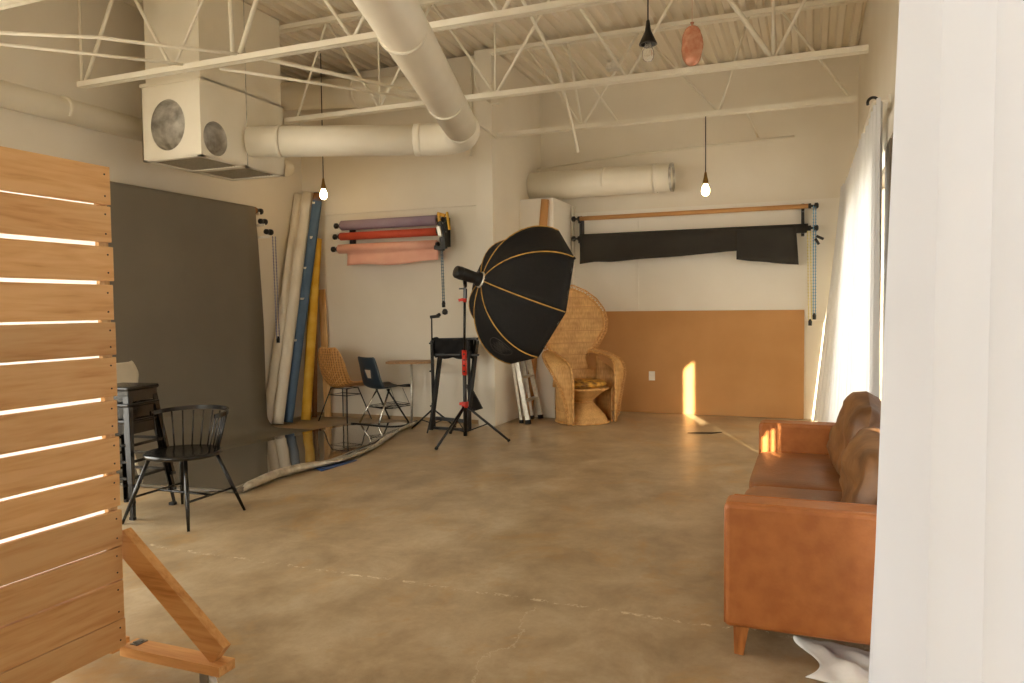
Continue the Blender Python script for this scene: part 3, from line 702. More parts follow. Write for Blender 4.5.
dt.poly([(p.x,p.y) for p in pts],.75,.772).build('desktop','desktop',t,bevel=.004)
# ------------------------------------------------------------------ tall folded director chair
t=thing('director_chair','tall black folding chair with drooping black fabric by partition','chair',(-3.8,7.75,0))
for x0,x1,y0,y1 in ((-4.02,-4.06,7.62,7.72),(-3.97,-4.03,7.78,7.58),(-3.58,-3.62,7.66,7.76),(-3.54,-3.60,7.80,7.62)):
    MB().bar((x0,y0,1.03),(x1,y1,.01),.035,.05).build('leg','blackpl',t,bevel=.004)
MB().bar((-4.03,7.70,.13),(-3.60,7.70,.11),.03,.04).bar((-4.05,7.68,.02),(-3.6,7.68,.02),.03,.03).build('stretcher','blackpl',t,bevel=.003)
MB().bar((-4.06,7.70,1.04),(-3.50,7.74,1.05),.05,.03).bar((-4.0,7.66,.87),(-3.47,7.7,.87),.03,.02).build('arm_bar','blackpl',t,bevel=.004)
g=[]
for i in range(18):
    f=i/17;x=-4.03+.48*f; top=1.055+.012*math.sin(f*11)
    g.append([(x+.008*math.sin(j*2+i),7.62+.018*math.sin(f*14+j*1.1)+.01*j,top-(top-.83)*j/7+.008*math.sin(f*16)) for j in range(8)]+[(x,7.74+.01*math.sin(f*12),.84+.2*k/3) for k in range(4)])
MB().surf(g).build('seat_fabric','blackfab',t,solid=.004)
q=MB();q.add([(-3.68,7.80,.52),(-3.64,7.80,.52),(-3.51,7.86,.24),(-3.64,7.84,.20),(-3.68,7.83,.52),(-3.64,7.83,.52),(-3.51,7.89,.24),(-3.64,7.87,.20)],[(0,1,2,3),(7,6,5,4),(0,4,5,1),(1,5,6,2),(2,6,7,3),(3,7,4,0)])
q.build('foot_panel','blackpl',t)
# small stand with clamp
def tripod(t,c,zc,feet,r,h,m='black',pole=.010):
    c=V(c)
    for f in feet:
        MB().tube([c+V((0,0,zc)),V((*f,.008))],r,8).build('leg',m,t)
        MB().tube([c.lerp(V((*f,0)),.0)+V((0,0,zc*.28)),(c+V((0,0,zc))).lerp(V((*f,.008)),.55)],r*.7,6).build('leg_brace',m,t)
t=thing('light_stand','thin black stand with small clamp between desk and folded chair','stand',(-4.06,7.72,0),group='light stands')
tripod(t,(-4.05,7.68,0),.24,[(-4.30,7.62),(-3.98,7.40),(-3.86,7.88)],.010,0)
MB().tube([(-4.05,7.68,.04),(-4.05,7.68,.7),(-4.04,7.66,1.29)],[.011,.011,.008],10).build('column','black',t)
for z in (.26,.66,.98): MB().cyl((-4.05,7.68,z),(-4.05,7.68,z+.05),.018,12).cyl((-4.05,7.66,z+.02),(-4.05,7.62,z+.02),.010,8).build('collar','blackpl',t)
MB().bar((-4.05,7.66,1.30),(-3.94,7.64,1.31),.04,.035).cyl((-3.96,7.64,1.31),(-3.92,7.63,1.33),.022,10).build('clamp_head','blackpl',t,bevel=.004)
# ------------------------------------------------------------------ octabox on stand
t=thing('light_stand','large black light stand with red collars carrying the octabox','stand',(-3.36,7.09,0),group='light stands')
c0=V((-3.36,7.087,0))
for f in ((-3.437,6.567),(-2.911,7.207),(-3.733,7.486)):
    l=MB().tube([c0+V((0,0,.385)),V((*f,.012))],.013,10).build('leg','black',t)
    fo=V((*f,.012));MB().tube([fo.lerp(c0+V((0,0,.385)),.03),fo+V((0,0,-.004))],.017,10).build('foot_cap','rubber',l)
    MB().tube([c0+V((0,0,.10)),(c0+V((0,0,.385))).lerp(fo,.52)],.007,6).build('leg_brace','black',t)
MB().tube([c0+V((0,0,.06)),c0+V((0,0,.92))],.021,14).build('column','black',t)
MB().tube([c0+V((0,0,.90)),(-3.345,7.087,1.62)],.013,12).build('upper_column','black',t)
MB().cyl(c0+V((0,0,.36)),c0+V((0,0,.42)),.036,16).bar(c0+V((-.05,-.02,.40)),c0+V((.02,-.02,.40)),.03,.03).build('collar','red',t,bevel=.003)
MB().cyl(c0+V((0,0,.70)),c0+V((0,0,.96)),.026,16).build('grip_collar','red',t)
k_=MB()
for z in (.74,.80,.86,.92): k_.cyl(c0+V((0,-.02,z)),c0+V((.012,-.032,z)),.009,8)
k_.build('lock_screw','black',t)
MB().cyl(c0+V((.013,0,1.46)),c0+V((.015,0,1.50)),.02,12).bar(c0+V((-.05,-.02,1.48)),c0+V((0,0,1.49)),.02,.03).build('top_collar','red',t)
s0=V((-3.156,7.08,1.686));nn=V((.64358,.70926,-.28767)).normalized();ea=V((.34444,.06725,.9364)).normalized();eb=V((.68349,-.70173,-.20102)).normalized()
t=thing('studio_strobe','black studio flash head behind the big octabox','flash head',(-3.33,7.05,1.68))
hb_=s0-nn*.30
MB().lathe(hb_,[(0,0),(.052,0),(.064,.015),(.067,.06),(.062,.20),(.058,.24),(.075,.25),(.075,.29),(0,.29)],24,nn).build('body','blackpl',t)
MB().lathe(hb_,[(.0661,.05),(.0685,.055),(.0685,.075),(.066,.08)],24,nn).build('vent_ring','black',t)
MB().tube([s0-nn*.19+V((0,0,-.05)),(-3.34,7.087,1.63)],.02,10).bar((-3.34,7.087,1.60),(-3.343,7.087,1.50),.03,.03).bar((-3.40,7.07,1.60),(-3.33,7.08,1.60),.02,.015).build('mount','black',t)
t=thing('octabox','big black octagonal softbox with gold seams on tall stand','softbox',tuple(s0))
D_,R_=.64,.752
def rib(k,tt,out=0):
    a=k*PI/4;rad=ea*math.cos(a)+eb*math.sin(a)
    th=tt*PI/2; r0=.075
    return s0+nn*(D_*(1-math.cos(th))+0)+rad*((r0*(1-tt))+R_*math.sin(th)+out)
NT=14
for k in range(8):
    g=[]
    for i in range(NT+1):
        tt=i/NT;a=rib(k,tt);b=rib(k+1,tt);row=[]
        for j in range(9):
            f=j/8;p=a.lerp(b,f);sag=.022*math.sin(PI*f)*math.sin(PI*min(1,tt*1.05))
            axis_p=s0+nn*((p-s0).dot(nn)); row.append(p-(p-axis_p).normalized()*sag+nn*.004*math.sin(f*14+i))
        g.append(row)
    pn=MB().surf(g).build('fabric_panel','blackfab',t,solid=.003)
    MB().tube([rib(k,i/NT,.004) for i in range(NT+1)],.0065,8).build('gold_seam','gold',t)
    if k==3:
        # printed oval mark on the lower panel
        lg=MB()
        def onp(u,v,o=.006):
            a=rib(3,u);b=rib(4,u);p=a.lerp(b,v);ax=s0+nn*((p-s0).dot(nn));return p+(p-ax).normalized()*(o-.022*math.sin(PI*v)*math.sin(PI*u))
        lg.tube([onp(.70+.13*math.cos(q),.5+.28*math.sin(q)) for q in [2*PI*i/36 for i in range(36)]],.003,5,closed=True)
        for w_ in range(4):
            lg.tube([onp(.70+.035*math.sin(i*1.7+w_*2)+(-.05+.035*w_)*.8,.30+.4*i/14) for i in range(15)],.0028,5)
        lg.build('oval_mark','logo',pn)
# rim lip, diffuser, speed ring
g=[]
for k in range(9):
    a=rib(k,1); ax=s0+nn*D_; g.append([a,a+nn*.010,(a+nn*.010).lerp(ax+nn*.010,.03)])
MB().surf(g,smooth=False).build('rim_lip','blackfab',t,solid=.003)
g=[]
for k in range(9):
    a=rib(k,.985); g.append([(a+nn*.0).lerp(s0+nn*D_,f)+nn*(.02*(1-f)) for f in (0.01,.25,.5,.75,1)])
MB().surf(g,smooth=False).build('diffuser','cloth',t)
MB().lathe(s0,[(.075,-.015),(.085,-.01),(.088,.02),(.07,.025)],24,nn).build('speed_ring','alu',t)
MB().tube([rib(1,1)+V((0,0,.0)),rib(1,1)+V((.015,0,-.02))],.012,8).build('rim_tab','black',t)
# ------------------------------------------------------------------ ladder
t=thing('step_ladder','silver aluminium step ladder folded and leaning on the partition','ladder',(-3.2,8.65,0))
yA,yB=8.40,8.86
def lx(z): return -3.15-.195*z
for y0,y1 in ((yA,yA+.05),(yB,yB-.05)):
    r_=MB().bar((lx(0),y0,.03),(lx(1.45),y1,1.42),.03,.055,(1,0,0)).build('rail','alu',t,bevel=.003)
    MB().bar((lx(0)+.002,y0,.0),(lx(0)-.004,y0,.05),.04,.065,(1,0,0)).build('foot','rubber',t,bevel=.004)
    MB().bar((lx(0)-.10,y0+.04*(1 if y0<8.6 else -1),.02),(lx(1.4)-.03,y1+.02,1.38),.022,.035,(1,0,0)).build('rear_rail','alu',t,bevel=.003)
    MB().bar((lx(0)-.10,y0+.04*(1 if y0<8.6 else -1),.0),(lx(0)-.10,y0+.04*(1 if y0<8.6 else -1),.04),.03,.045,(1,0,0)).build('foot','rubber',t)
for z in (.27,.55,.83,1.11): MB().box(lx(z)-.04,lx(z)+.035,yA+.02,yB-.02,z-.012,z+.012).build('step','alu',t,bevel=.003)
MB().box(lx(1.42)-.05,lx(1.42)+.05,yA+.0,yB-.0,1.40,1.44).build('top_cap','alu',t,bevel=.005)
# ------------------------------------------------------------------ brown tube + kraft panel
roll('kraft_roll','brown cardboard roll standing behind the octabox below short duct',(-3.33,8.91,.01),(-3.09,8.92,2.74),.048,'kraft',grp='tall rolls near the partition')
t=thing('kraft_board','long low kraft board along the base of back wall','board',(-1.5,9.76,0))
MB().box(-2.96,-.075,9.755,9.767,.005,1.335).build('board','kraft',t,bevel=.002)
t=thing('wall_outlet','white power outlet plate low on the kraft board','outlet',(-1.925,9.75,.49))
MB().box(-1.965,-1.885,9.748,9.755,.43,.55).build('plate','outlet',t,bevel=.003)
MB().box(-1.95,-1.90,9.745,9.748,.50,.53).box(-1.95,-1.90,9.745,9.748,.45,.48).build('socket_face','wallw',t,bevel=.002)
t=thing('dark_scrap','thin dark strip lying on the concrete by sun patch','scrap',(-1.05,8.4,0))
MB().add([(-1.25,8.31,.003),(-1.0,8.35,.003),(-.90,8.47,.003),(-1.1,8.42,.003),(-1.25,8.31,.008),(-1.0,8.35,.008),(-.90,8.47,.008),(-1.1,8.42,.008)],[(3,2,1,0),(4,5,6,7),(0,1,5,4),(1,2,6,5),(2,3,7,6),(3,0,4,7)]).build('strip','stain',t)
# ------------------------------------------------------------------ back wall rollers
t=thing('kraft_backdrop_roll','slim kraft paper roll on top hooks of back wall','paper roll',(-1.44,9.6,2.56),group='rolls on the back wall')
MB().cyl((-2.84,9.6,2.56),(-.04,9.6,2.56),.028,20).build('paper','kraft',t); knobs(t,(-2.84,9.6,2.56),(-1,0,0)); knobs(t,(-.04,9.6,2.56),(1,0,0))
t=thing('charcoal_backdrop_roll','charcoal roll with crooked hanging end under slim kraft roll','paper roll',(-1.44,9.6,2.30),group='rolls on the back wall')
MB().cyl((-2.84,9.6,2.30),(-.04,9.6,2.30),.055,24).build('tube','char_p',t); knobs(t,(-2.84,9.6,2.30),(-1,0,0)); knobs(t,(-.04,9.6,2.30),(1,0,0))
g=[]
def bot(f):
    P=[(0,1.96),(.08,1.985),(.16,1.975),(.3,2.0),(.5,2.02),(.70,2.055),(.745,2.06)] if f<.745 else [(.745,1.955),(.80,1.93),(.88,1.91),(.93,1.885),(1,1.87)]
    for a,b in zip(P,P[1:]):
        if f<=b[0]: return a[1]+(b[1]-a[1])*(f-a[0])/(b[0]-a[0])
    return P[-1][1]
fs_=[i/40 for i in range(30)]+[.7449,.7451]+[i/40 for i in range(30,41)]
for f in fs_:
    x=-2.83+2.66*f;zb=bot(f);zt_=2.30
    row=[(x,9.6-.056*math.cos(a),zt_+.056*math.sin(a)) for a in (1.2,.6,0)]
    for k in range(1,7):
        q=k/6; row.append((x+(.03*q if f>.9 else 0),9.544+.010*math.sin(f*24+k*.6)*q-(.02*q if f>.745 else 0)+.012*math.sin(f*60)*(f>.85)*q,zt_+(zb-zt_)*q))
    g.append(row)
MB().surf(g).build('hanging_end','char_p',t,solid=.002)
for x,lb in ((-2.85,'black roller bracket on back wall beside the octabox'),(-.10,'black roller bracket on back wall near the curtain')):
    t=thing('wall_bracket',lb,'bracket',(x,9.7,2.4),group='backdrop wall brackets')
    MB().box(x-.018,x+.018,9.66,9.774,2.22,2.60).box(x-.012,x+.012,9.58,9.68,2.50,2.53).box(x-.012,x+.012,9.58,9.68,2.24,2.27).build('plate','blackpl',t,bevel=.004)
t=thing('pull_chain','pale yellow loop chain at the curtain end of rollers','chain',(0,9.55,2.2),group='roller pull chains')
chain(t,(-.03,9.50,2.26),(-.01,9.50,1.20),'chainy',.016,(1,0,0))
t=thing('pull_chain','blue loop chain with weight behind the pale yellow chain','chain',(.03,9.6,2.5),group='roller pull chains')
chain(t,(.03,9.58,2.56),(.035,9.58,1.27),'chainbl',.012,(1,0,0))
MB().bar((.05,9.55,2.2),(.13,9.55,2.16),.03,.03).bar((.04,9.55,2.17),(.08,9.55,2.10),.03,.03).build('clutch_levers','blackpl',t,bevel=.004)
# ------------------------------------------------------------------ peacock chair
t=thing('peacock_chair','wicker peacock chair with tall round fan back','chair',(-2.565,8.77,0),math.radians(-131))
def bk_w(z): # half width of the back at height z
    if z<.45:return .30
    P=[(.45,.30),(.60,.25),(.75,.22),(.85,.27),(.95,.37),(1.1,.455),(1.22,.475),(1.35,.45),(1.47,.375),(1.56,.26),(1.62,.12),(1.645,0.0)]
    for a,b in zip(P,P[1:]):
        if z<=b[0]: return a[1]+(b[1]-a[1])*(z-a[0])/(b[0]-a[0])
    return 0
def bk_p(s,z):
    w=bk_w(z);x=s*w
    return V((x,-.27-.16*max(0,(z-.4))/1.2+.10*(x/.45)**2*1.2,z))
zs=[.42+.02*i for i in range(61)]
g=[[bk_p(-1+2*k/16,z) for k in range(17)] for z in zs]
MB().surf(g).build('fan_back','wicker',t,local=True,solid=.012)
rp=[bk_p(-1,z) for z in zs if z>=.80]+[bk_p(1,z) for z in reversed(zs) if z>=.80]
MB().tube(rp,.017,10).build('fan_rim','cane',t,local=True)
def loops(path,outf,n,size=.042,r=.0055):
    mb=MB();P=[V(p) for p in path];L=[0]
    for a,b in zip(P,P[1:]):L.append(L[-1]+(b-a).length)
    def at_(d):
        for i in range(len(P)-1):
            if d<=L[i+1]: return P[i].lerp(P[i+1],(d-L[i])/max(1e-6,L[i+1]-L[i])),(P[i+1]-P[i]).normalized()
        return P[-1],(P[-1]-P[-2]).normalized()
    for k in range(n):
        p,tg=at_(L[-1]*(k+.5)/n);o=outf(p).normalized()
        h=L[-1]/n*.62
        mb.tube([p-tg*h,p-tg*h*.6+o*size*.8,p+o*size*1.15,p+tg*h*.6+o*size*.8,p+tg*h],r,5)
    return mb
cen_=V((0,-.36,1.2))
loops(rp,lambda p:V((p.x,0,p.z-1.2)),64).build('fan_loops','cane',t,local=True)
op=[V((p.x*1.11,p.y,1.2+(p.z-1.2)*1.125)) for p in rp[6:-6]]
MB().tube(op,.008,8).build('fan_outer_rim','cane',t,local=True)
bands=MB()
for z in (.62,.80,.95,1.10,1.25,1.40,1.52):
    bands.tube([bk_p(-1+2*k/12,z)+V((0,.012,0)) for k in range(13)],.004,5)
    bands.tube([bk_p(-1+2*k/12,z)+V((0,-.012,0)) for k in range(13)],.004,5)
bands.build('weave_band','kraft',t,local=True)
# hourglass seat base + seat
MB().lathe((0,.0,0),[(.30,0),(.295,.03),(.26,.09),(.19,.17),(.12,.235),(.105,.25),(.13,.28),(.20,.34),(.27,.39),(.30,.415),(.29,.425),(0,.43)],36).build('hourglass_base','wicker',t,local=True)
MB().tube(arc((0,0,.25),.112,0,2*PI,24)[:-1],.012,8,closed=True).tube(arc((0,0,.012),.305,0,2*PI,36)[:-1],.012,8,closed=True).tube(arc((0,0,.415),.30,0,2*PI,36)[:-1],.013,8,closed=True).build('base_rings','cane',t,local=True)
# side walls and arms
for s in (-1,1):
    inner=smoothpath([(s*.30,.24,.01),(s*.30,.24,.30),(s*.30,.24,.55),(s*.315,.19,.72),(s*.33,.05,.79),(s*.30,-.12,.82),(s*.24,-.25,.84)],5)
    outer=smoothpath([(s*.34,.20,.01),(s*.36,.20,.22),(s*.42,.18,.42),(s*.50,.12,.62),(s*.515,.0,.74),(s*.45,-.17,.82),(s*.34,-.30,.86)],5)
    mid=[(a+b)*.5+V((s*.012,-.01,.012)) for a,b in zip(inner,outer)]
    MB().surf([[a,m_,b] for a,m_,b in zip(inner,mid,outer)]).build('arm_panel','wicker',t,local=True,solid=.008)
    MB().tube(inner,.015,10).tube(outer,.011,8).build('arm_rim','cane',t,local=True)
    loops(outer[2:],lambda p,s=s:V((s*1,.35,.1)),34,.036).build('arm_loops','cane',t,local=True)
    # outer skirt wall from arm down round the back
    g=[]
    for i in range(13):
        f=i/12;a=(.62-1.12*f)  # angle from front side to back
        x=s*.335*math.cos(a) if a>-.0 else s*.335*math.cos(a); y=.335*math.sin(a)
        zt_=.40+.40*f if f<1 else .8
        fl=.10*math.sin(PI*min(1,f*1.2))
        g.append([(x*(1+.0*j)+s*fl*(j/6)**2,y,.01+(zt_-.01)*j/6) for j in range(7)])
    MB().surf(g).build('side_wall','wicker',t,local=True,solid=.01)
g=[]
for i in range(17):
    a=-.5-(PI-1.0)*i/16; g.append([(.335*math.cos(a),.335*math.sin(a)*(1),.01+(.62-.01)*j/6) for j in range(7)])
MB().surf(g).build('back_wall','wicker',t,local=True,solid=.01)
MB().tube([(.34*math.cos(a),.34*math.sin(a),.02) for a in [.62-(PI+1.24)*i/30 for i in range(31)]],.013,8).tube([(.342*math.cos(a),.342*math.sin(a),.16) for a in [.62-(PI+1.24)*i/30 for i in range(31)]],.008,8).build('skirt_bands','cane',t,local=True)
c=tag(MB().lathe((-2.56,8.765,.43),[(0,0),(.22,0),(.265,.02),(.275,.045),(.26,.07),(.20,.085),(0,.09)],32).build('seat_cushion','cushion'),'round yellow patterned cushion on the peacock chair seat','cushion')
# ------------------------------------------------------------------ sofa
t=thing('leather_sofa','long tan leather sofa with square arms along curtained window','sofa',(.05,4.2,0))
SX0,SX1,SY0,SY1=-.315,.43,3.03,5.32
def arm(y0,y1,x0,x1,nm='arm',m='leather'):
    a=MB().box(x0,x1,y0,y1,.125,.625).build(nm,m,t,bevel=.022)
    pp=[]
    for yy in (y0+.012,y1-.012):
        MB().tube([(x0+.006,yy,.14),(x0+.006,yy,.60),(x0+.03,yy,.621),(x1-.02,yy,.621)],.006,8).build('piping',m,a)
    return a
arm(SY0,SY0+.15,SX0,SX1); arm(SY1-.15,SY1,SX0,SX1)
MB().box(SX0+.02,SX1,SY0+.15,SY1-.15,.125,.27).build('base','leather2',t,bevel=.015)
MB().box(SX1-.15,SX1,SY0+.15,SY1-.15,.25,.70).build('back_frame','leather2',t,bevel=.03)
def softbox(x0,x1,y0,y1,z0,z1,e=.35,bump=.006,crown=.02,seed=0,n=16,nm=0):
    """rounded cushion solid"""
    cx,cy,cz=(x0+x1)/2,(y0+y1)/2,(z0+z1)/2;hx,hy,hz=(x1-x0)/2,(y1-y0)/2,(z1-z0)/2
    g=[]
    sp=lambda v,p: math.copysign(abs(v)**p,v)
    for i in range(n*2+1):
        ph=-PI/2+PI*i/(2*n);row=[]
        for k in range(n*4):
            th=2*PI*k/(n*4)
            x=sp(math.cos(ph),e)*sp(math.cos(th),e);y=sp(math.cos(ph),e)*sp(math.sin(th),e);z=sp(math.sin(ph),e)
            p=V((cx+hx*x,cy+hy*y,cz+hz*z))
            q=noise.noise(V((p.x*6+seed,p.y*6,p.z*6)))*bump
            p.z+=crown*(1-x*x)*(1-y*y)*z+q
            row.append(p)
        g.append(row)
    return MB().surf(g,cv=True)
ym=(SY0+SY1)/2
for y0,y1,sd in ((SY0+.155,ym-.003,1),(ym+.003,SY1-.155,5)):
    softbox(SX0+.0,SX1-.14,y0,y1,.27,.448,.20,.006,.016,sd).build('seat_cushion','leather2',t)
for x,y in ((SX0+.055,SY0+.06),(SX0+.055,SY1-.06),(SX1-.06,SY0+.06),(SX1-.06,SY1-.06)):
    MB().bar((x+.01,y,.13),(x+(.03 if x>0 else .0),y,.0),.062,.062,(0,1,0),.036,.036).build('leg','legwood',t,bevel=.003)
def pillow(lab,cx,cy,cz,w,h,th,lean,seed,yaw=0):
    mb=MB();n=26;R_=Matrix.Rotation(yaw,3,'Z')@Matrix.Rotation(lean,3,'Y')
    for side in (-1,1):
        g=[]
        for i in range(n+1):
            row=[]
            for k in range(n+1):
                u=-1+2*i/n;v=-1+2*k/n
                pr=max(0,(1-abs(u)**3))*max(0,(1-abs(v)**3))
                th_=th*pr**.36
                ww=1-.10*v*v;hh=1-.16*u*u
                fold=.032*noise.noise(V((u*1.5+seed,v*1.1,side)))+.022*math.sin(u*5+v*2.6+seed)*math.sin(v*2.5+seed)+.012*noise.noise(V((u*3.2+v*2+seed,v*5,side)))
                p=V((side*(th_+fold*pr),u*w/2*ww,v*h/2*hh+.012*math.sin(u*5+seed)*(v>0)))
                row.append(R_@p+V((cx,cy,cz)))
            g.append(row)
        mb.surf(g)
    o=mb.build('back_cushion','suede'); return tag(o,lab,'cushion',group='slouched leather cushions')
pillow('slouched brown leather cushion by the far sofa arm',.245,4.72,.645,.82,.50,.105,.20,2.0,.04)
pillow('slouched brown leather cushion nearer the close sofa arm',.255,3.78,.605,.95,.42,.10,.16,7.3,-.02)
# ------------------------------------------------------------------ curtains
def curtain(name,lab,path,zt,zb,m,amp=.03,per=.16,lead=None,grp='sheer white curtains',flare=0,nz=26,seed=0,botx=None):
    """path: list of (x,y); folds run perpendicular"""
    P=smoothpath([(x,y,0) for x,y in path],10);L=[0]
    for a,b in zip(P,P[1:]):L.append(L[-1]+(b-a).length)
    tot=L[-1];n=int(tot/.018)
    def pt(d):
        for i in range(len(P)-1):
            if d<=L[i+1] or i==len(P)-2:
                f=(d-L[i])/(L[i+1]-L[i]);tg=(P[i+1]-P[i]).normalized();return P[i].lerp(P[i+1],f),tg
    g=[]
    for i in range(n+1):
        d=tot*i/n;p,tg=pt(d);nr=V((-tg.y,tg.x,0));row=[]
        for j in range(nz+1):
            f=j/nz;z=zt+(zb-zt)*f
            ph=2*PI*d/per+2.2*noise.noise(V((d*1.1+seed,f*.5,seed)))*2
            a=amp*(.75+.5*noise.noise(V((d*2+seed,f*.8,3))))*(1+.5*f)
            q=p+nr*a*math.sin(ph)+tg*a*.35*math.cos(ph*1.0+.5)
            if lead: q=q+lead(d/tot,f)
            row.append((q.x,q.y,z))
        g.append(row)
    t=thing(name,lab,'curtain',(P[0].x,P[0].y,0),group=grp)
    MB().surf(g).build('fabric',m,t)
    return t
# near curtain: leading edge slants, bottom further into the room
t=curtain('sheer_curtain','closest white sheer curtain filling the whole picture side',[(.205,2.17),(.225,1.5),(.235,.8),(.26,0),(.30,-.9),(.33,-1.9)],2.75,.015,'curtain',.040,.40,
  lead=lambda s,f: V((-.012*f,max(0,(1-s*5))*0.78*f*1.0,0)),seed=1.3)
curtain('sheer_curtain','unseen upper white sheer panel added above sofa to block sun',[(.47,2.3),(.47,3.6),(.47,4.90)],2.75,1.20,'curtain',.012,.15,seed=11)  # unseen tier added to stop sun passing above the lower gaps
curtain('sheer_curtain','white sheer curtain behind the leather sofa',[(.455,2.3),(.46,2.9),(.46,3.35)],1.42,.015,'curtain',.018,.14,seed=4)
curtain('sheer_curtain','unseen white sheer strip added between narrow sun gaps by sofa',[(.46,3.405),(.46,3.455)],1.42,.015,'curtain',.006,.10,seed=5)  # unseen strips, spaced so the gaps throw sun streaks on the far arm
curtain('sheer_curtain','second unseen white strip added between sun gaps by sofa',[(.46,3.50),(.46,3.56)],1.42,.015,'curtain',.006,.10,seed=6)
curtain('sheer_curtain','white sheer curtain panel behind far sofa cushion',[(.46,3.59),(.46,4.3),(.46,4.92)],1.42,.015,'curtain',.016,.14,seed=9)
curtain('sheer_curtain','unseen lower white panel added beside mullion to shorten sun slit',[(.445,4.76),(.455,5.0),(.46,5.19)],1.42,.015,'curtain',.006,.12,seed=10)  # unseen panel added to block sun through the foot of the slit
curtain('sheer_curtain','far white sheer curtain flaring out at the back corner',[(.42,5.60),(.39,6.9),(.38,8.0),(.37,9.0),(.33,9.66)],2.77,.015,'curtain2',.030,.21,
  lead=lambda s,f: V((-.27*(max(0,s-.25)/.75)**1.3*f**1.2,0,0)),seed=3)
for nm,lab,x0,y0,x1,y1 in (('curtain_rod','white curtain rod with black ring end above far curtain',.39,5.86,.36,9.7),('curtain_rod','curtain rod over the closest white curtain',.235,2.3,.33,-2.0)):
    t=thing(nm,lab,'curtain rod',(x0,y0,2.8),group='curtain rods')
    MB().cyl((x0,y0,2.785),(x1,y1,2.785),.010,10).build('pole','steel',t)
    if y0>5: 
        MB().tube(arc((x0+.0,y0,2.80),.034,-PI*.35,PI*1.15,16,'XZ'),.010,8).build('ring_bracket','black',t)
        MB().box(XR-.02,XR,y0-.03,y0+.03,2.74,2.84).bar((x0,y0,2.80),(XR,y0,2.80),.014,.014).build('wall_plate','steel',t)
t=thing('hem_cloth','crumpled white cloth on the floor under the sofa corner','cloth',(.12,3.1,0))
g=[]
for i in range(25):
    row=[]
    for k in range(25):
        u=i/24;v=k/24
        x=-.01+.36*u+.05*math.sin(v*5)*(1-u);y=2.96+.36*v-.08*u
        ed_=min(u,v,1-v)*6;ed_=min(1,ed_)
        z=.006+ed_*(.018+.020*(noise.noise(V((u*5,v*5,1)))+.3)+.012*math.sin(u*14+v*9))
        row.append((x,y,max(.003,z)))
    g.append(row)
MB().surf(g).build('cloth','cloth',t,solid=.002)
# ------------------------------------------------------------------ spindle chair
t=thing('spindle_chair','black round seat chair with curved spindle back','chair',(-3.945,3.865,0),math.radians(182))
MB().lathe((0,0,.43),[(0,-.005),(.18,-.012),(.235,-.006),(.248,.006),(.246,.02),(.235,.026),(.18,.018),(0,.012)],40,sx=1.02,sy=.98).build('seat','blackgl',t,local=True)
def rail(z,a,out=0): 
    r=.262+out; return V((r*math.cos(a)*1.02,-.0+r*math.sin(a)-.03,z))
aa=[PI-.12+ (PI+.24)*i/40 for i in range(41)]
g=[]
pts=[rail(.70+.015*math.cos((a-1.5*PI)*1.0),a) for a in aa]
MB().surf([[p+V((0,0,-.014)),p+V((0,0,-.014))+V((p.x,p.y+.03,0)).normalized()*.014,p+V((0,0,.014))+V((p.x,p.y+.03,0)).normalized()*.014,p+V((0,0,.014))] for p in pts],cv=True,smooth=False).build('back_rail','blackgl',t,local=True)
for i in range(13):
    a=PI-.06+(PI+.12)*i/12
    b=rail(.452,a,-.05);b=V((b.x*.98,b.y+.012,.45))
    MB().tube([b,rail(.695,a)],.0055,8).build('spindle','blackgl',t,local=True)
for sx in (-1,1):
    for sy in (-1,1):
        p0=V((sx*.15,sy*.14,.43));p1=V((sx*.275,sy*.265,.0))
        MB().tube([p0,p0.lerp(p1,.5),p1],[.012,.015,.009],10).build('leg','blackgl',t,local=True)
for sx in(-1,1): MB().tube([(sx*.225,.212,.17),(sx*.225,-.212,.17)],.008,8).build('stretcher','blackgl',t,local=True)
MB().tube([(-.225,0,.17),(.225,0,.17)],.008,8).build('stretcher','blackgl',t,local=True)
# ------------------------------------------------------------------ stacked metal stools
def stool(lab,loc,rz):
    t=thing('metal_stool',lab,'stool',loc,rz,'stacked black metal stools')
    H=.665
    MB().box(-.155,.155,-.155,.155,H-.03,H).build('seat','blackgl',t,local=True,bevel=.014)
    for sx in(-1,1):
        for sy in(-1,1):
            a=V((sx*.135,sy*.135,H-.02));b=V((sx*.215,sy*.215,.0))
            mb=MB()
            for dx,dy in ((-sx*.045,0),(0,-sy*.045)):
                w0=V((dx,dy,0));
                q=[a,a+w0,b+w0*.55,b]
                off=V((0,-sy*.004,0)) if dx else V((-sx*.004,0,0))
                vs=q+[p+off for p in q]
                mb.add(vs,[(0,1,2,3),(7,6,5,4),(0,4,5,1),(1,5,6,2),(2,6,7,3),(3,7,4,0)])
            l=mb.build('leg','blackgl',t,local=True)
            MB().box(b.x-sx*.025-.014,b.x-sx*.012+.014,b.y-sy*.02-.014,b.y-sy*.012+.014,0,.02).build('foot_cap','rubber',l,local=True)
    for z in (.27,):
        k=.135+(.08)*(1-z/(H-.02))-.012
        for x0,y0,x1,y1 in ((-k,-k,k,-k),(-k,k,k,k),(-k,-k,-k,k),(k,-k,k,k)): MB().bar((x0,y0,z),(x1,y1,z),.012,.018).build('crossbar','blackgl',t,local=True)
    z=.60;k=.139
    ap=MB()
    for x0,y0,x1,y1 in ((-k,-k,k,-k),(-k,k,k,k),(-k,-k,-k,k),(k,-k,k,k)): ap.bar((x0,y0,z),(x1,y1,z),.004,.075)
    ap.build('apron','blackgl',t,local=True)
    return t
for k,lab in enumerate(('black metal stool, bottom of the stack beside plank screen','black metal stool, middle of the stack beside plank screen','black metal stool, topmost of stack beside plank screen')):
    stool(lab,(-4.45,3.86,.112*k),math.radians(8))
t=thing('cream_chair','cream shell chair mostly hidden behind black stools','chair',(-5.28,4.30,0),math.radians(98))
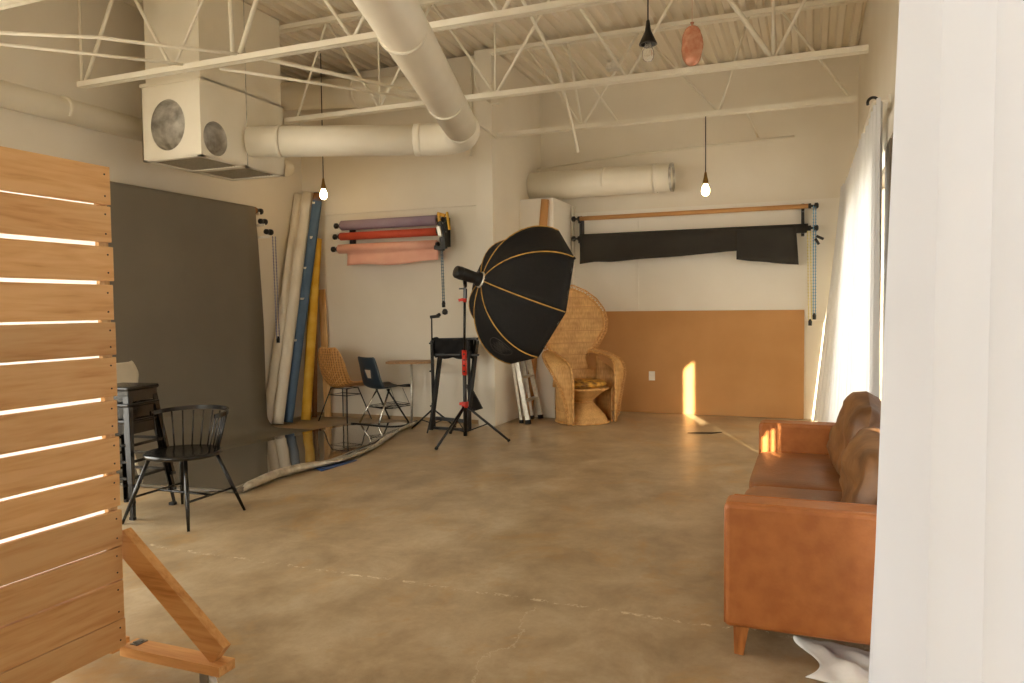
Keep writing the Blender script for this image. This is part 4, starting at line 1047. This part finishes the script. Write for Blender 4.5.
prof=[(.22,.58),(.05,.575),(-.12,.575),(-.19,.60),(-.225,.72),(-.25,.88),(-.265,1.0)]
g=shell(prof,lambda f:.225-.09*max(0,f-.85)/.15,lambda f:.04)
MB().surf(g).build('seat_shell','cream',t,local=True,solid=.012)
for sx in(-1,1):
    for sy in(-1,1): MB().tube([(sx*.12,sy*.12,.57),(sx*.22,sy*.22,.0)],[.017,.011],10).build('leg','cream',t,local=True)
# ------------------------------------------------------------------ light
w=bpy.data.worlds.new('sky'); SC.world=w; w.use_nodes=True
nt=w.node_tree; bg=nt.nodes['Background']
tc=nt.nodes.new('ShaderNodeTexCoord'); sx_=nt.nodes.new('ShaderNodeSeparateXYZ'); nt.links.new(tc.outputs['Generated'],sx_.inputs[0])
rp_=nt.nodes.new('ShaderNodeValToRGB'); e=rp_.color_ramp.elements; e[0].position=.45; e[0].color=(.96,.88,.77,1); e[1].position=.75; e[1].color=(.96,.93,.88,1)
mr=nt.nodes.new('ShaderNodeMapRange'); mr.inputs['From Min'].default_value=-1; nt.links.new(sx_.outputs['Z'],mr.inputs[0]); nt.links.new(mr.outputs[0],rp_.inputs[0]); nt.links.new(rp_.outputs[0],bg.inputs[0])
bg.inputs[1].default_value=6.5
def portal(nm,loc,rot,sx,sy):
    l=bpy.data.lights.new(nm,'AREA'); l.shape='RECTANGLE'; l.size=sx; l.size_y=sy; l.cycles.is_portal=True
    o=bpy.data.objects.new(nm,l); o.location=loc; o.rotation_euler=rot; COL.objects.link(o)
for i,(a,b) in enumerate(wins): portal('portal_right',(XR+.22,(a+b)/2,ZW/2),(0,PI/2,0),ZW,b-a)
portal('portal_left',(XL-.22,2.05,1.57),(0,-PI/2,0),2.7,3.7)
portal('portal_near',(-4.35,YN-.22,1.6),(PI/2,0,0),2.5,2.6)
sun=bpy.data.lights.new('sun','SUN'); sun.energy=22; sun.color=(1,.84,.60); sun.angle=.012
so=bpy.data.objects.new('sun',sun); COL.objects.link(so)
sd=V((-.376*.95,.9266*.95,-.312)).normalized()
so.rotation_euler=sd.to_track_quat('-Z','Y').to_euler()
# ------------------------------------------------------------------ camera
yaw,pit,rol=[math.radians(a) for a in (21.72,2.593,-.605)]
f=V((-math.sin(yaw)*math.cos(pit),math.cos(yaw)*math.cos(pit),-math.sin(pit))); r=V((math.cos(yaw),math.sin(yaw),0)); u=r.cross(f)
r2=math.cos(rol)*r+math.sin(rol)*u; u2=-math.sin(rol)*r+math.cos(rol)*u
cam=bpy.data.cameras.new('camera'); cam.sensor_width=36; cam.lens=751.2*36/1024; cam.clip_start=.02
co=bpy.data.objects.new('camera',cam); COL.objects.link(co)
co.matrix_world=Matrix(((r2.x,u2.x,-f.x,0),(r2.y,u2.y,-f.y,0),(r2.z,u2.z,-f.z,1.4),(0,0,0,1)))
SC.camera=co
SC.view_settings.view_transform='Standard'; SC.view_settings.look='None'; SC.view_settings.gamma=1; SC.view_settings.exposure=.72; SC.view_settings.use_curve_mapping=False
SC.cycles.use_denoising=True
SC.cycles.max_bounces=10; SC.cycles.diffuse_bounces=7; SC.cycles.transparent_max_bounces=12; SC.cycles.sample_clamp_indirect=8
